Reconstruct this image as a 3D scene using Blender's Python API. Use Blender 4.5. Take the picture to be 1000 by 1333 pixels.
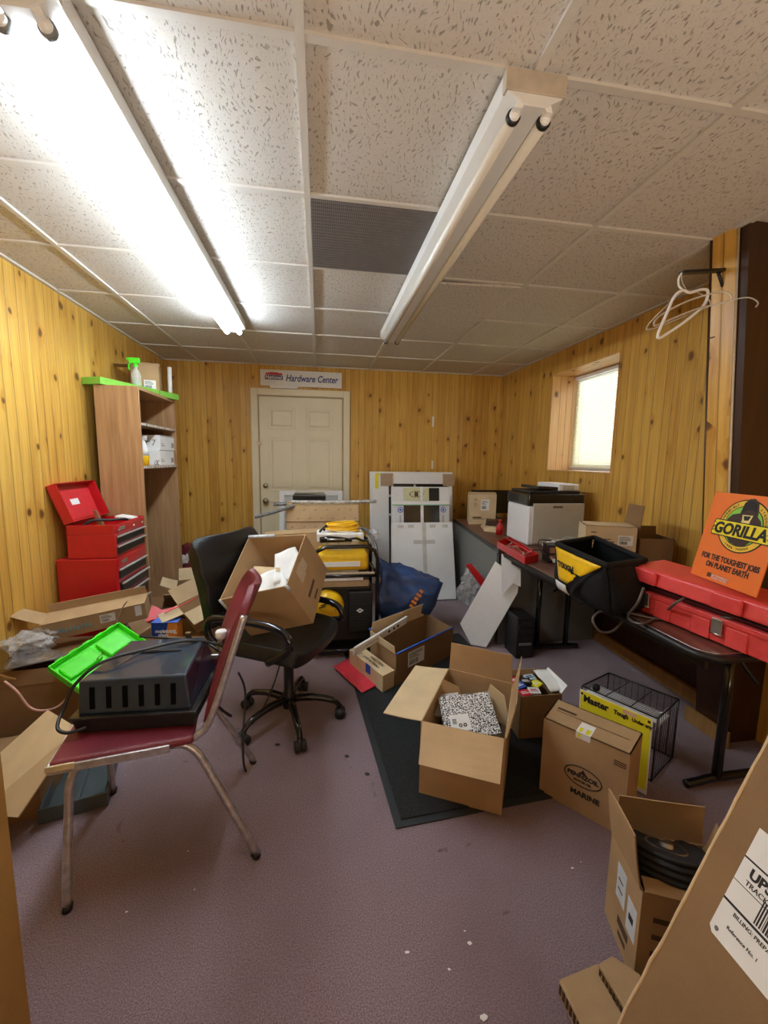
import bpy, bmesh, math, random
from mathutils import Vector, Matrix, noise
R = random.Random(7)
V = Vector
PI = math.pi
for o in list(bpy.data.objects): bpy.data.objects.remove(o)
scene = bpy.context.scene
COL = scene.collection

# ---------------- camera, light, exposure ----------------
PITCH, YAW, ROLL, FPX, CAMZ = -0.126546, -0.157078, 0.0152364, 534.05, 1.38
_right = V((math.cos(YAW), math.sin(YAW), 0)); _f0 = V((-math.sin(YAW), math.cos(YAW), 0))
FWD = _f0 * math.cos(PITCH) + V((0, 0, math.sin(PITCH))); _up = _right.cross(FWD)
CR = _right * math.cos(ROLL) + _up * math.sin(ROLL); CU = -_right * math.sin(ROLL) + _up * math.cos(ROLL)
CAM = V((0, 0, CAMZ))
cd = bpy.data.cameras.new('camera'); cam = bpy.data.objects.new('camera', cd); COL.objects.link(cam)
cam.matrix_world = Matrix(((CR.x, CU.x, -FWD.x, 0), (CR.y, CU.y, -FWD.y, 0), (CR.z, CU.z, -FWD.z, CAMZ), (0, 0, 0, 1)))
cd.sensor_fit = 'VERTICAL'; cd.sensor_height = 24; cd.lens = 24 * FPX / 1333; cd.clip_start = 0.02
scene.camera = cam
scene.view_settings.view_transform = 'Standard'; scene.view_settings.look = 'None'
scene.view_settings.gamma = 1; scene.view_settings.exposure = 0.95
TUBE_POWER = 31.0
DAYLIGHT = 2.4
w = bpy.data.worlds.new('daylight'); scene.world = w; w.use_nodes = True
w.node_tree.nodes['Background'].inputs[0].default_value = (0.80, 0.90, 1.0, 1)
w.node_tree.nodes['Background'].inputs[1].default_value = DAYLIGHT

# added soft warm fill behind the camera, lifts the ceiling and right side
al = bpy.data.lights.new('rear_fill_light', 'AREA'); al.shape = 'RECTANGLE'; al.size = 2.2; al.size_y = 1.2; al.energy = 30; al.color = (1.0, .90, .78)
ao = bpy.data.objects.new('rear_fill_light', al); COL.objects.link(ao); ao.location = (.45, -1.15, .75); ao.rotation_euler = (math.radians(162), 0, 0)

# site survey helpers: where a sight line meets a level or upright plane of the room
def ray(x, y): return CR * ((x - 500) / FPX) + CU * ((666.5 - y) / FPX) + FWD
def on(x, y, ax, val):
    v = ray(x, y); return CAM + v * ((val - CAM[ax]) / v[ax])
def Z(x, y, z=0.0): return on(x, y, 2, z)
def Y(x, y, v): return on(x, y, 1, v)
def X(x, y, v): return on(x, y, 0, v)

# ---------------- materials ----------------
MATS = {}
def ntree(name):
    m = bpy.data.materials.new(name); m.use_nodes = True
    nt = m.node_tree; return m, nt, nt.nodes, nt.links, nt.nodes['Principled BSDF']
def mat(name, col, rough=0.5, metal=0.0, var=0.08, vscale=30, bump=0.0, bscale=120, coat=0.0, trans=0.0, alpha=1.0, emit=0, spec=0.5, sheen=0, dark=None):
    if name in MATS: return MATS[name]
    m, nt, N, L, B = ntree(name)
    B.inputs['Roughness'].default_value = rough; B.inputs['Metallic'].default_value = metal
    B.inputs['Coat Weight'].default_value = coat; B.inputs['Transmission Weight'].default_value = trans
    B.inputs['Alpha'].default_value = alpha; B.inputs['Specular IOR Level'].default_value = spec
    B.inputs['Sheen Weight'].default_value = sheen
    tc = N.new('ShaderNodeTexCoord'); nz = N.new('ShaderNodeTexNoise'); nz.inputs['Scale'].default_value = vscale
    nz.inputs['Detail'].default_value = 4; L.new(tc.outputs['Object'], nz.inputs['Vector'])
    cr = N.new('ShaderNodeValToRGB'); cr.color_ramp.elements[0].position = .3; cr.color_ramp.elements[1].position = .7
    a = [max(0, c * (1 - var)) for c in col]; b = [min(1, c * (1 + var)) for c in col]
    if dark: a = dark
    cr.color_ramp.elements[0].color = (*a, 1); cr.color_ramp.elements[1].color = (*b, 1)
    L.new(nz.outputs['Fac'], cr.inputs[0]); L.new(cr.outputs[0], B.inputs['Base Color'])
    if bump:
        n2 = N.new('ShaderNodeTexNoise'); n2.inputs['Scale'].default_value = bscale; n2.inputs['Detail'].default_value = 3
        L.new(tc.outputs['Object'], n2.inputs['Vector'])
        bp = N.new('ShaderNodeBump'); bp.inputs['Strength'].default_value = bump; bp.inputs['Distance'].default_value = .01
        L.new(n2.outputs['Fac'], bp.inputs['Height']); L.new(bp.outputs[0], B.inputs['Normal'])
    if emit:
        B.inputs['Emission Color'].default_value = (*col, 1); B.inputs['Emission Strength'].default_value = emit
    MATS[name] = m; return m
def M_(nt, op, a, b=None, c=None):
    n = nt.nodes.new('ShaderNodeMath'); n.operation = op
    for i, v in enumerate((a, b, c)):
        if v is None: continue
        if isinstance(v, (int, float)): n.inputs[i].default_value = v
        else: nt.links.new(v, n.inputs[i])
    return n.outputs[0]
def mixc(nt, f, a, b):
    n = nt.nodes.new('ShaderNodeMix'); n.data_type = 'RGBA'
    nt.links.new(f, n.inputs[0])
    for i, v in ((6, a), (7, b)):
        if isinstance(v, tuple): n.inputs[i].default_value = (*v, 1)
        else: nt.links.new(v, n.inputs[i])
    return n.outputs[2]
def ramp(nt, f, stops):
    n = nt.nodes.new('ShaderNodeValToRGB'); e = n.color_ramp.elements
    while len(e) < len(stops): e.new(.5)
    for k, (p, c) in enumerate(stops):
        e[k].position = p; e[k].color = (c, c, c, 1) if isinstance(c, (int, float)) else (*c, 1)
    nt.links.new(f, n.inputs[0]); return n.outputs[0]
def comb(nt, x, y, z):
    n = nt.nodes.new('ShaderNodeCombineXYZ')
    for i, v in enumerate((x, y, z)):
        if isinstance(v, (int, float)): n.inputs[i].default_value = v
        else: nt.links.new(v, n.inputs[i])
    return n.outputs[0]

def pine_material(name, light, deep, plank=0.078, rough=.34):
    m, nt, N, L, B = ntree(name)
    g = N.new('ShaderNodeNewGeometry'); sp = N.new('ShaderNodeSeparateXYZ'); L.new(g.outputs['Position'], sp.inputs[0])
    sn = N.new('ShaderNodeSeparateXYZ'); L.new(g.outputs['True Normal'], sn.inputs[0])
    isx = M_(nt, 'GREATER_THAN', M_(nt, 'ABSOLUTE', sn.outputs[0]), .5)
    isz = M_(nt, 'GREATER_THAN', M_(nt, 'ABSOLUTE', sn.outputs[2]), .5)
    u = M_(nt, 'ADD', M_(nt, 'MULTIPLY', isx, sp.outputs[1]), M_(nt, 'MULTIPLY', M_(nt, 'SUBTRACT', 1, isx), sp.outputs[0]))
    v = M_(nt, 'ADD', M_(nt, 'MULTIPLY', isz, sp.outputs[1]), M_(nt, 'MULTIPLY', M_(nt, 'SUBTRACT', 1, isz), sp.outputs[2]))
    u = M_(nt, 'ADD', u, 10.0)
    # boards of unequal width: a pair in every two modules
    t = M_(nt, 'DIVIDE', u, plank * 2); pair = M_(nt, 'FLOOR', t); fr = M_(nt, 'FRACT', t)
    wn0 = N.new('ShaderNodeTexWhiteNoise'); wn0.noise_dimensions = '1D'; L.new(pair, wn0.inputs['W'])
    cut = M_(nt, 'ADD', M_(nt, 'MULTIPLY', wn0.outputs['Value'], .26), .36)
    second = M_(nt, 'GREATER_THAN', fr, cut)
    idx = M_(nt, 'ADD', M_(nt, 'MULTIPLY', pair, 2), second)
    d1 = M_(nt, 'ABSOLUTE', M_(nt, 'SUBTRACT', fr, cut)); d0 = M_(nt, 'MINIMUM', fr, M_(nt, 'SUBTRACT', 1, fr))
    dist = M_(nt, 'MULTIPLY', M_(nt, 'MINIMUM', d0, d1), plank * 2)
    groove = ramp(nt, M_(nt, 'MULTIPLY', dist, 100), [(0, 1), (.18, .85), (.42, 0)])
    wn = N.new('ShaderNodeTexWhiteNoise'); wn.noise_dimensions = '1D'; L.new(idx, wn.inputs['W'])
    rnd = wn.outputs['Value']
    vv = M_(nt, 'ADD', v, M_(nt, 'MULTIPLY', rnd, 37.0))
    # knots
    vor = N.new('ShaderNodeTexVoronoi'); vor.voronoi_dimensions = '2D'; vor.inputs['Scale'].default_value = 1
    wob = N.new('ShaderNodeTexNoise'); wob.inputs['Scale'].default_value = 14
    L.new(comb(nt, u, vv, 0), wob.inputs['Vector'])
    wo = M_(nt, 'MULTIPLY', M_(nt, 'SUBTRACT', wob.outputs['Fac'], .5), .3)
    L.new(comb(nt, M_(nt, 'ADD', M_(nt, 'MULTIPLY', u, 8.5), wo), M_(nt, 'MULTIPLY', vv, 6.2), 0), vor.inputs['Vector'])
    sc = N.new('ShaderNodeSeparateColor'); L.new(vor.outputs['Color'], sc.inputs[0])
    pick = M_(nt, 'GREATER_THAN', sc.outputs[0], .78)
    size = M_(nt, 'ADD', M_(nt, 'MULTIPLY', sc.outputs[1], .15), .08)
    kd = M_(nt, 'DIVIDE', vor.outputs['Distance'], size)
    knot = M_(nt, 'MULTIPLY', ramp(nt, kd, [(0, 1), (.55, .9), (1, 0)]), pick)
    halo = M_(nt, 'MULTIPLY', ramp(nt, M_(nt, 'MULTIPLY', kd, .3), [(0, 1), (.35, .7), (1, 0)]), pick)
    # grain, bending round the knots
    gn = N.new('ShaderNodeTexNoise'); gn.inputs['Scale'].default_value = 1; gn.inputs['Detail'].default_value = 5; gn.inputs['Distortion'].default_value = .6
    L.new(comb(nt, M_(nt, 'ADD', M_(nt, 'MULTIPLY', u, 90), M_(nt, 'MULTIPLY', halo, 2.2)), M_(nt, 'MULTIPLY', vv, 2.6), M_(nt, 'MULTIPLY', rnd, 9)), gn.inputs['Vector'])
    gn2 = N.new('ShaderNodeTexNoise'); gn2.inputs['Scale'].default_value = 1; gn2.inputs['Detail'].default_value = 2
    L.new(comb(nt, M_(nt, 'MULTIPLY', u, 18), M_(nt, 'MULTIPLY', vv, 1.1), M_(nt, 'MULTIPLY', rnd, 5)), gn2.inputs['Vector'])
    f = M_(nt, 'ADD', M_(nt, 'MULTIPLY', ramp(nt, gn.outputs['Fac'], [(.36, 0), (.66, 1)]), .38), M_(nt, 'MULTIPLY', ramp(nt, gn2.outputs['Fac'], [(.3, 0), (.7, 1)]), .38))
    f = M_(nt, 'ADD', f, M_(nt, 'MULTIPLY', rnd, .30))
    f = M_(nt, 'ADD', f, M_(nt, 'MULTIPLY', halo, .35))
    base = mixc(nt, M_(nt, 'MINIMUM', f, 1.0), light, deep)
    c = mixc(nt, M_(nt, 'MULTIPLY', knot, .88), base, (.085, .022, .006))
    c = mixc(nt, M_(nt, 'MULTIPLY', groove, .48), c, (.16, .065, .012))
    L.new(c, B.inputs['Base Color']); B.inputs['Roughness'].default_value = rough
    B.inputs['Coat Weight'].default_value = .15; B.inputs['Coat Roughness'].default_value = .25
    bp = N.new('ShaderNodeBump'); bp.inputs['Strength'].default_value = .6; bp.inputs['Distance'].default_value = .004; bp.invert = True
    L.new(M_(nt, 'ADD', groove, M_(nt, 'MULTIPLY', gn.outputs['Fac'], .06)), bp.inputs['Height']); L.new(bp.outputs[0], B.inputs['Normal'])
    MATS[name] = m; return m

def wood_material(name, light, deep, axis='z', rough=.45, scale=1.0):
    m, nt, N, L, B = ntree(name)
    tc = N.new('ShaderNodeTexCoord'); mp = N.new('ShaderNodeMapping')
    s = {'z': (26, 26, 1.6), 'x': (1.6, 26, 26), 'y': (26, 1.6, 26)}[axis]
    mp.inputs['Scale'].default_value = [q * scale for q in s]; L.new(tc.outputs['Object'], mp.inputs[0])
    n = N.new('ShaderNodeTexNoise'); n.inputs['Scale'].default_value = 1; n.inputs['Detail'].default_value = 6; n.inputs['Distortion'].default_value = 1.4
    L.new(mp.outputs[0], n.inputs['Vector'])
    c = ramp(nt, n.outputs['Fac'], [(.25, deep), (.5, tuple((a + b) / 2 for a, b in zip(light, deep))), (.72, light)])
    L.new(c, B.inputs['Base Color']); B.inputs['Roughness'].default_value = rough
    MATS[name] = m; return m

PINE = pine_material('varnished_pine_boards', (.82, .52, .115), (.50, .235, .030))
PINE_RED = pine_material('fresh_pine_boards', (.80, .50, .22), (.62, .33, .11))
OAK = wood_material('oak_laminate', (.50, .30, .15), (.30, .155, .065))
OAK_IN = wood_material('oak_laminate_shelf', (.48, .29, .145), (.30, .155, .065), 'y')
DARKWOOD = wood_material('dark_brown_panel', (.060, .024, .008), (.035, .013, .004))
WALNUT = wood_material('walnut_laminate', (.20, .085, .055), (.085, .032, .02), 'y', .35)
CREAM = mat('cream_paint', (.84, .76, .54), .42, var=.03, vscale=4)
JAMB = wood_material('stained_trim', (.38, .21, .07), (.26, .13, .035))
# ceiling tile
def tile_mat():
    m, nt, N, L, B = ntree('fissured_ceiling_tile')
    g = N.new('ShaderNodeNewGeometry'); sp = N.new('ShaderNodeSeparateXYZ'); L.new(g.outputs['Position'], sp.inputs[0])
    nz = N.new('ShaderNodeTexNoise'); nz.inputs['Scale'].default_value = 9; L.new(g.outputs['Position'], nz.inputs['Vector'])
    wv = M_(nt, 'MULTIPLY', nz.outputs['Fac'], .10)
    v1 = N.new('ShaderNodeTexNoise'); v1.inputs['Scale'].default_value = 1; v1.inputs['Detail'].default_value = 1.5; v1.inputs['Distortion'].default_value = .15
    L.new(comb(nt, M_(nt, 'MULTIPLY', M_(nt, 'ADD', sp.outputs[0], wv), 150), M_(nt, 'MULTIPLY', sp.outputs[1], 48), 0), v1.inputs['Vector'])
    fis = ramp(nt, v1.outputs['Fac'], [(.0, 0), (.60, 0), (.66, 1)])
    v2 = N.new('ShaderNodeTexNoise'); v2.inputs['Scale'].default_value = 210; L.new(g.outputs['Position'], v2.inputs['Vector'])
    pin = ramp(nt, v2.outputs['Fac'], [(.60, 0), (.72, 1)])
    h = M_(nt, 'ADD', M_(nt, 'MULTIPLY', fis, 1.0), M_(nt, 'MULTIPLY', pin, .25))
    big = N.new('ShaderNodeTexNoise'); big.inputs['Scale'].default_value = 1.2; L.new(g.outputs['Position'], big.inputs['Vector'])
    bc = mixc(nt, big.outputs['Fac'], (.71, .68, .63), (.63, .59, .54))
    c = mixc(nt, M_(nt, 'MINIMUM', M_(nt, 'MULTIPLY', h, .62), 1.0), bc, (.20, .17, .14))
    L.new(c, B.inputs['Base Color']); B.inputs['Roughness'].default_value = .95; B.inputs['Specular IOR Level'].default_value = .1
    bp = N.new('ShaderNodeBump'); bp.inputs['Strength'].default_value = .5; bp.inputs['Distance'].default_value = .004; bp.invert = True
    L.new(h, bp.inputs['Height']); L.new(bp.outputs[0], B.inputs['Normal']); return m
TILE = tile_mat()
def carpet_mat():
    m, nt, N, L, B = ntree('mauve_carpet')
    tc = N.new('ShaderNodeTexCoord')
    def nz(s, d=3, x=0):
        n = N.new('ShaderNodeTexNoise'); n.inputs['Scale'].default_value = s; n.inputs['Detail'].default_value = d; n.inputs['Distortion'].default_value = x
        L.new(tc.outputs['Object'], n.inputs['Vector']); return n.outputs['Fac']
    c = mixc(nt, ramp(nt, nz(260, 4), [(.3, 0), (.7, 1)]), (.125, .080, .098), (.38, .275, .305))
    c = mixc(nt, ramp(nt, nz(2.2, 5), [(.40, 0), (.72, .55)]), c, (.15, .095, .10))
    c = mixc(nt, ramp(nt, nz(7.5, 2, 1.0), [(.715, 0), (.76, .75)]), c, (.06, .035, .035))
    c = mixc(nt, ramp(nt, nz(19, 6, .5), [(.73, 0), (.76, .8)]), c, (.50, .44, .40))
    L.new(c, B.inputs['Base Color']); B.inputs['Roughness'].default_value = .95; B.inputs['Sheen Weight'].default_value = .25
    bp = N.new('ShaderNodeBump'); bp.inputs['Strength'].default_value = .8; bp.inputs['Distance'].default_value = .006
    L.new(nz(180, 3), bp.inputs['Height']); L.new(bp.outputs[0], B.inputs['Normal']); return m
CARPET = carpet_mat()
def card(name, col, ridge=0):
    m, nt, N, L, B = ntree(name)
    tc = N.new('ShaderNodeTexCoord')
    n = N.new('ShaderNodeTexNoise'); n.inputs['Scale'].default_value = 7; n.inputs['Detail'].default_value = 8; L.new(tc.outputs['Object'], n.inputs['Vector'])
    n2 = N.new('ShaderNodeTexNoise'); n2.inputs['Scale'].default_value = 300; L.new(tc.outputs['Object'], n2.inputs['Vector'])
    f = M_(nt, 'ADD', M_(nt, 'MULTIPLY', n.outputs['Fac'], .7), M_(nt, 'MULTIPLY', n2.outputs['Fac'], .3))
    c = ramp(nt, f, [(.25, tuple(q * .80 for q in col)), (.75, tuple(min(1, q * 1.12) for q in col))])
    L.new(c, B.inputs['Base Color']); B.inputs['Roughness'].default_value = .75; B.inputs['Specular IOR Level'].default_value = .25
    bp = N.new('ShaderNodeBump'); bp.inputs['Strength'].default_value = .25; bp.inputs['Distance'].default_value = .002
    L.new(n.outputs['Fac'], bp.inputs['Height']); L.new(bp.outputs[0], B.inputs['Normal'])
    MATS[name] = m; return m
CARD = card('brown_cardboard', (.47, .31, .160))
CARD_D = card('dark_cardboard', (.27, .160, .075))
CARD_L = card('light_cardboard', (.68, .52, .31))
WHITE = mat('white_gloss', (.88, .88, .87), .3, var=.02)
WHITEM = mat('white_matt', (.80, .81, .82), .7, var=.03)
PAPER = mat('white_paper', (.86, .86, .84), .8, var=.04, vscale=14)
INK = mat('black_ink', (.02, .018, .018), .7)
INKB = mat('brown_ink', (.10, .055, .03), .8)
BLACK = mat('black_plastic', (.012, .012, .013), .42, bump=.1)
BLACKG = mat('black_gloss', (.010, .010, .011), .18, coat=.3)
LEATHER = mat('black_leather', (.007, .007, .008), .36, bump=.35, bscale=260)
FABRIC = mat('black_fabric', (.007, .0075, .009), .75, bump=.5, bscale=400, spec=.3)
RED = mat('red_enamel', (.52, .010, .014), .30, var=.04, coat=.3)
REDP = mat('red_plastic', (.78, .07, .065), .38, var=.06, bump=.1, bscale=300)
REDL = mat('bright_red_film', (.75, .05, .08), .25, var=.05)
PINKR = mat('coral_red_plastic', (.80, .09, .11), .35)
MAROON = mat('maroon_vinyl', (.17, .022, .036), .32, var=.2, vscale=8, bump=.25, bscale=200)
CHROME = mat('worn_chrome', (.56, .54, .58), .32, metal=.75, var=.22, vscale=40, bump=.15)
STEEL = mat('brushed_steel', (.62, .62, .62), .3, metal=1)
ALU = mat('satin_aluminium', (.62, .62, .60), .4, metal=.35)
GREYM = mat('grey_metal', (.20, .21, .215), .45, var=.05)
GREYD = mat('grey_desk_paint', (.17, .175, .165), .5, var=.05)
GREYL = mat('light_grey_plastic', (.56, .56, .51), .45, var=.03)
PRWHITE = mat('printer_white', (.86, .87, .89), .4, var=.02)
BLUEB = mat('blue_black_plastic', (.016, .034, .060), .28, coat=1.0, var=.25, vscale=12, bump=.08, bscale=220)
BLUET = mat('navy_tarpaulin', (.030, .065, .175), .38, var=.2, vscale=9, bump=.25, bscale=90)
GREEN = mat('bright_green_plastic', (.09, .83, .03), .35, var=.05)
GREEN2 = mat('lime_green_card', (.22, .56, .07), .45, var=.05)
YEL = mat('yellow_plastic', (.88, .52, .008), .4, var=.05)
YELB = mat('yellow_print', (.90, .80, .03), .5, var=.03)
ORANGE = mat('orange_print', (.92, .21, .035), .45, var=.02)
RUBBER = mat('black_rubber', (.022, .022, .023), .6, bump=.2, bscale=200)
MATB = mat('black_mat_pile', (.022, .025, .026), .95, var=.5, vscale=220, bump=1.0, bscale=300)
GLASSD = mat('dark_glass', (.03, .035, .032), .08, coat=.5, var=.1)
FILM = mat('clear_film', (.80, .80, .80), .12, alpha=.32, var=.15, vscale=30, bump=.5, bscale=30, coat=.6)
CLEAR = mat('clear_plastic', (.85, .88, .86), .08, alpha=.35, coat=.6)
GREENC = mat('green_liquid', (.35, .75, .35), .1, alpha=.7)
BLUE = mat('blue_tape', (.02, .11, .55), .5)
ORINK = mat('rust_orange_print', (.75, .24, .03), .5)
TUBE_ON = mat('lit_fluorescent_tube', (.80, .91, 1.0), .3, var=0, emit=TUBE_POWER)
TUBE_OFF = mat('unlit_fluorescent_tube', (.80, .78, .70), .2, var=.02, coat=.4)
GOLD = mat('brushed_nickel', (.60, .55, .45), .25, metal=1)
TANM = mat('tan_fabric_tape', (.42, .22, .12), .6)
BEIGE = mat('beige_laminate', (.62, .50, .36), .5)
SPECK = None
def speck():
    m, nt, N, L, B = ntree('black_and_white_speckled_cover')
    tc = N.new('ShaderNodeTexCoord'); n = N.new('ShaderNodeTexNoise'); n.inputs['Scale'].default_value = 190; n.inputs['Detail'].default_value = 2
    L.new(tc.outputs['Object'], n.inputs['Vector']); c = ramp(nt, n.outputs['Fac'], [(.47, .02), (.51, .82)])
    L.new(c, B.inputs['Base Color']); B.inputs['Roughness'].default_value = .5; return m
SPECK = speck()

# ---------------- mesh builder ----------------
ROOTM = {}
class MB:
    def __init__(s, M=None): s.v = []; s.f = []; s.mi = []; s.sm = []; s.M = M or Matrix()
    def add(s, vs, fs, mi=0, sm=False):
        b = len(s.v); s.v += [s.M @ V(p) for p in vs]
        for f in fs: s.f.append([b + i for i in f]); s.mi.append(mi); s.sm.append(sm)
        return s
    def box(s, c, d, rot=None, mi=0):
        hx, hy, hz = d[0] / 2, d[1] / 2, d[2] / 2; m = rot.to_matrix() if rot is not None and hasattr(rot, 'to_matrix') else (rot or Matrix.Identity(3))
        vs = [V(c) + m @ V((x * hx, y * hy, z * hz)) for z in (-1, 1) for x, y in ((-1, -1), (1, -1), (1, 1), (-1, 1))]
        return s.add(vs, [(3, 2, 1, 0), (4, 5, 6, 7), (0, 1, 5, 4), (1, 2, 6, 5), (2, 3, 7, 6), (3, 0, 4, 7)], mi)
    def b2(s, a, b, mi=0):
        a, b = V(a), V(b); return s.box((a + b) / 2, [abs(q) for q in (b - a)], None, mi)
    def hexa(s, lo, hi, mi=0):
        return s.add(list(lo) + list(hi), [(3, 2, 1, 0), (4, 5, 6, 7), (0, 1, 5, 4), (1, 2, 6, 5), (2, 3, 7, 6), (3, 0, 4, 7)], mi)
    def slab(s, pts, t, mi=0, n=None):
        pts = [V(p) for p in pts]
        if n is None:
            n = V((0, 0, 0))
            for i in range(len(pts)): n += pts[i].cross(pts[(i + 1) % len(pts)])
            n.normalize()
        k = len(pts); vs = pts + [p - n * t for p in pts]
        return s.add(vs, [tuple(range(k)), tuple(range(2 * k - 1, k - 1, -1))] + [(i, i + k, (i + 1) % k + k, (i + 1) % k) for i in range(k)], mi)
    def tube(s, pts, r, seg=8, mi=0, closed=False, smooth=True, flat=1.0):
        pts = [V(p) for p in pts]; n = len(pts); rings = []; up = None
        for i, p in enumerate(pts):
            if closed: t = pts[(i + 1) % n] - pts[i - 1]
            else: t = pts[min(i + 1, n - 1)] - pts[max(i - 1, 0)]
            t.normalize()
            if up is None:
                up = V((0, 0, 1)) if abs(t.z) < .9 else V((1, 0, 0))
            up = (up - t * up.dot(t)); up.normalize(); sd = t.cross(up)
            rr = r[i] if isinstance(r, (list, tuple)) else r
            rings.append([p + (sd * math.cos(2 * PI * k / seg) + up * math.sin(2 * PI * k / seg) * flat) * rr for k in range(seg)])
        vs = [q for g in rings for q in g]; fs = []
        for i in range(n if closed else n - 1):
            j = (i + 1) % n
            for k in range(seg):
                k2 = (k + 1) % seg; fs.append((i * seg + k, i * seg + k2, j * seg + k2, j * seg + k))
        if not closed: fs += [tuple(range(seg - 1, -1, -1)), tuple((n - 1) * seg + k for k in range(seg))]
        return s.add(vs, fs, mi, smooth)
    def cyl(s, a, b, r0, r1=None, seg=20, mi=0): return s.tube([a, b], [r0, r0 if r1 is None else r1], seg, mi)
    def lathe(s, prof, c=(0, 0, 0), seg=24, mi=0, axis=None):
        m = Matrix.Identity(3)
        if axis is not None: m = V((0, 0, 1)).rotation_difference(V(axis).normalized()).to_matrix()
        vs = [V(c) + m @ V((r * math.cos(2 * PI * k / seg), r * math.sin(2 * PI * k / seg), z)) for r, z in prof for k in range(seg)]
        fs = [(i * seg + k, i * seg + (k + 1) % seg, (i + 1) * seg + (k + 1) % seg, (i + 1) * seg + k) for i in range(len(prof) - 1) for k in range(seg)]
        fs += [tuple(range(seg - 1, -1, -1)), tuple((len(prof) - 1) * seg + k for k in range(seg))]
        return s.add(vs, fs, mi, True)
    def patch(s, g, mi=0, sm=True, t=.002):   # g: rows of points -> thin two-sided shell
        h, w_ = len(g), len(g[0]); top = [p for r in g for p in r]
        def nrm(i, j):
            a = g[min(i + 1, h - 1)][j] - g[max(i - 1, 0)][j]; b = g[i][min(j + 1, w_ - 1)] - g[i][max(j - 1, 0)]
            n = a.cross(b); return n.normalized() if n.length > 0 else V((0, 0, 1))
        bot = [g[i][j] - nrm(i, j) * t for i in range(h) for j in range(w_)]; q = h * w_; fs = []
        for i in range(h - 1):
            for j in range(w_ - 1):
                a, b, c, d = i * w_ + j, i * w_ + j + 1, (i + 1) * w_ + j + 1, (i + 1) * w_ + j
                fs += [(d, c, b, a), (a + q, b + q, c + q, d + q)]
        for j in range(w_ - 1): fs += [(j, j + 1, j + 1 + q, j + q), ((h - 1) * w_ + j + 1, (h - 1) * w_ + j, (h - 1) * w_ + j + q, (h - 1) * w_ + j + 1 + q)]
        for i in range(h - 1): fs += [((i + 1) * w_, i * w_, i * w_ + q, (i + 1) * w_ + q), (i * w_ + w_ - 1, (i + 1) * w_ + w_ - 1, (i + 1) * w_ + w_ - 1 + q, i * w_ + w_ - 1 + q)]
        return s.add(top + bot, fs, mi, sm)
    def build(s, name, mats, parent=None, bevel=0, seg=2, sub=0):
        if not isinstance(mats, (list, tuple)): mats = [mats]
        if parent is None:
            xs = [p.x for p in s.v]; ys = [p.y for p in s.v]; zs = [p.z for p in s.v]
            o = V(((min(xs) + max(xs)) / 2, (min(ys) + max(ys)) / 2, min(zs))); W = Matrix.Translation(o)
        else: W = ROOTM[parent.name]
        Wi = W.inverted(); me = bpy.data.meshes.new(name); me.from_pydata([Wi @ p for p in s.v], [], s.f)
        for m in mats: me.materials.append(m)
        for i, p in enumerate(me.polygons): p.material_index = s.mi[i]; p.use_smooth = s.sm[i]
        bm = bmesh.new(); bm.from_mesh(me); bmesh.ops.recalc_face_normals(bm, faces=bm.faces)
        bm.to_mesh(me); bm.free()
        ob = bpy.data.objects.new(name, me); COL.objects.link(ob)
        if parent is None: ob.matrix_world = W
        else: ob.parent = parent
        ROOTM[ob.name] = W
        if bevel:
            b = ob.modifiers.new('bevel', 'BEVEL'); b.width = bevel; b.segments = seg; b.limit_method = 'ANGLE'; b.angle_limit = math.radians(35)
        if sub:
            b = ob.modifiers.new('sub', 'SUBSURF'); b.levels = sub; b.render_levels = sub
        return ob
def tag(o, label=None, cat=None, group=None, kind=None):
    if label: o['label'] = label
    if cat: o['category'] = cat
    if group: o['group'] = group
    if kind: o['kind'] = kind
    return o
def thing(name, label, cat, loc, group=None):
    o = bpy.data.objects.new(name, None); COL.objects.link(o); o.empty_display_size = .05
    o.location = V(loc); ROOTM[o.name] = Matrix.Translation(V(loc)); return tag(o, label, cat, group)
def struct(mb, name, m, parent=None, **k): 
    o = mb.build(name, m, parent, **k)
    if parent is None: o['kind'] = 'structure'
    return o
def smooth(pts, n=6, closed=False):
    pts = [V(p) for p in pts]; out = []; k = len(pts)
    for i in range(k if closed else k - 1):
        if closed: p0, p1, p2, p3 = pts[i - 1], pts[i], pts[(i + 1) % k], pts[(i + 2) % k]
        else: p0, p1, p2, p3 = pts[max(i - 1, 0)], pts[i], pts[i + 1], pts[min(i + 2, k - 1)]
        for j in range(n):
            t = j / n; out.append(.5 * ((2 * p1) + (p2 - p0) * t + (2 * p0 - 5 * p1 + 4 * p2 - p3) * t * t + (3 * p1 - p0 - 3 * p2 + p3) * t ** 3))
    if not closed: out.append(pts[-1])
    return out
def frame(o, xd, yd):
    xd = V(xd).normalized(); yd = V(yd); yd = (yd - xd * yd.dot(xd)).normalized(); z = xd.cross(yd); o = V(o)
    return Matrix(((xd.x, yd.x, z.x, o.x), (xd.y, yd.y, z.y, o.y), (xd.z, yd.z, z.z, o.z), (0, 0, 0, 1)))
def rotm(o, deg): return Matrix.Translation(V(o)) @ Matrix.Rotation(math.radians(deg), 4, 'Z')
def decal(parent, name, Fm, rects, mats, lift=.0006):
    mb = MB(Fm)
    for r in rects:
        x0, y0, x1, y1, mi = r; h = lift + mi * .0004
        mb.b2((x0, y0, 0), (x1, y1, h), mi)
    return mb.build(name, mats, parent)
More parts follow.
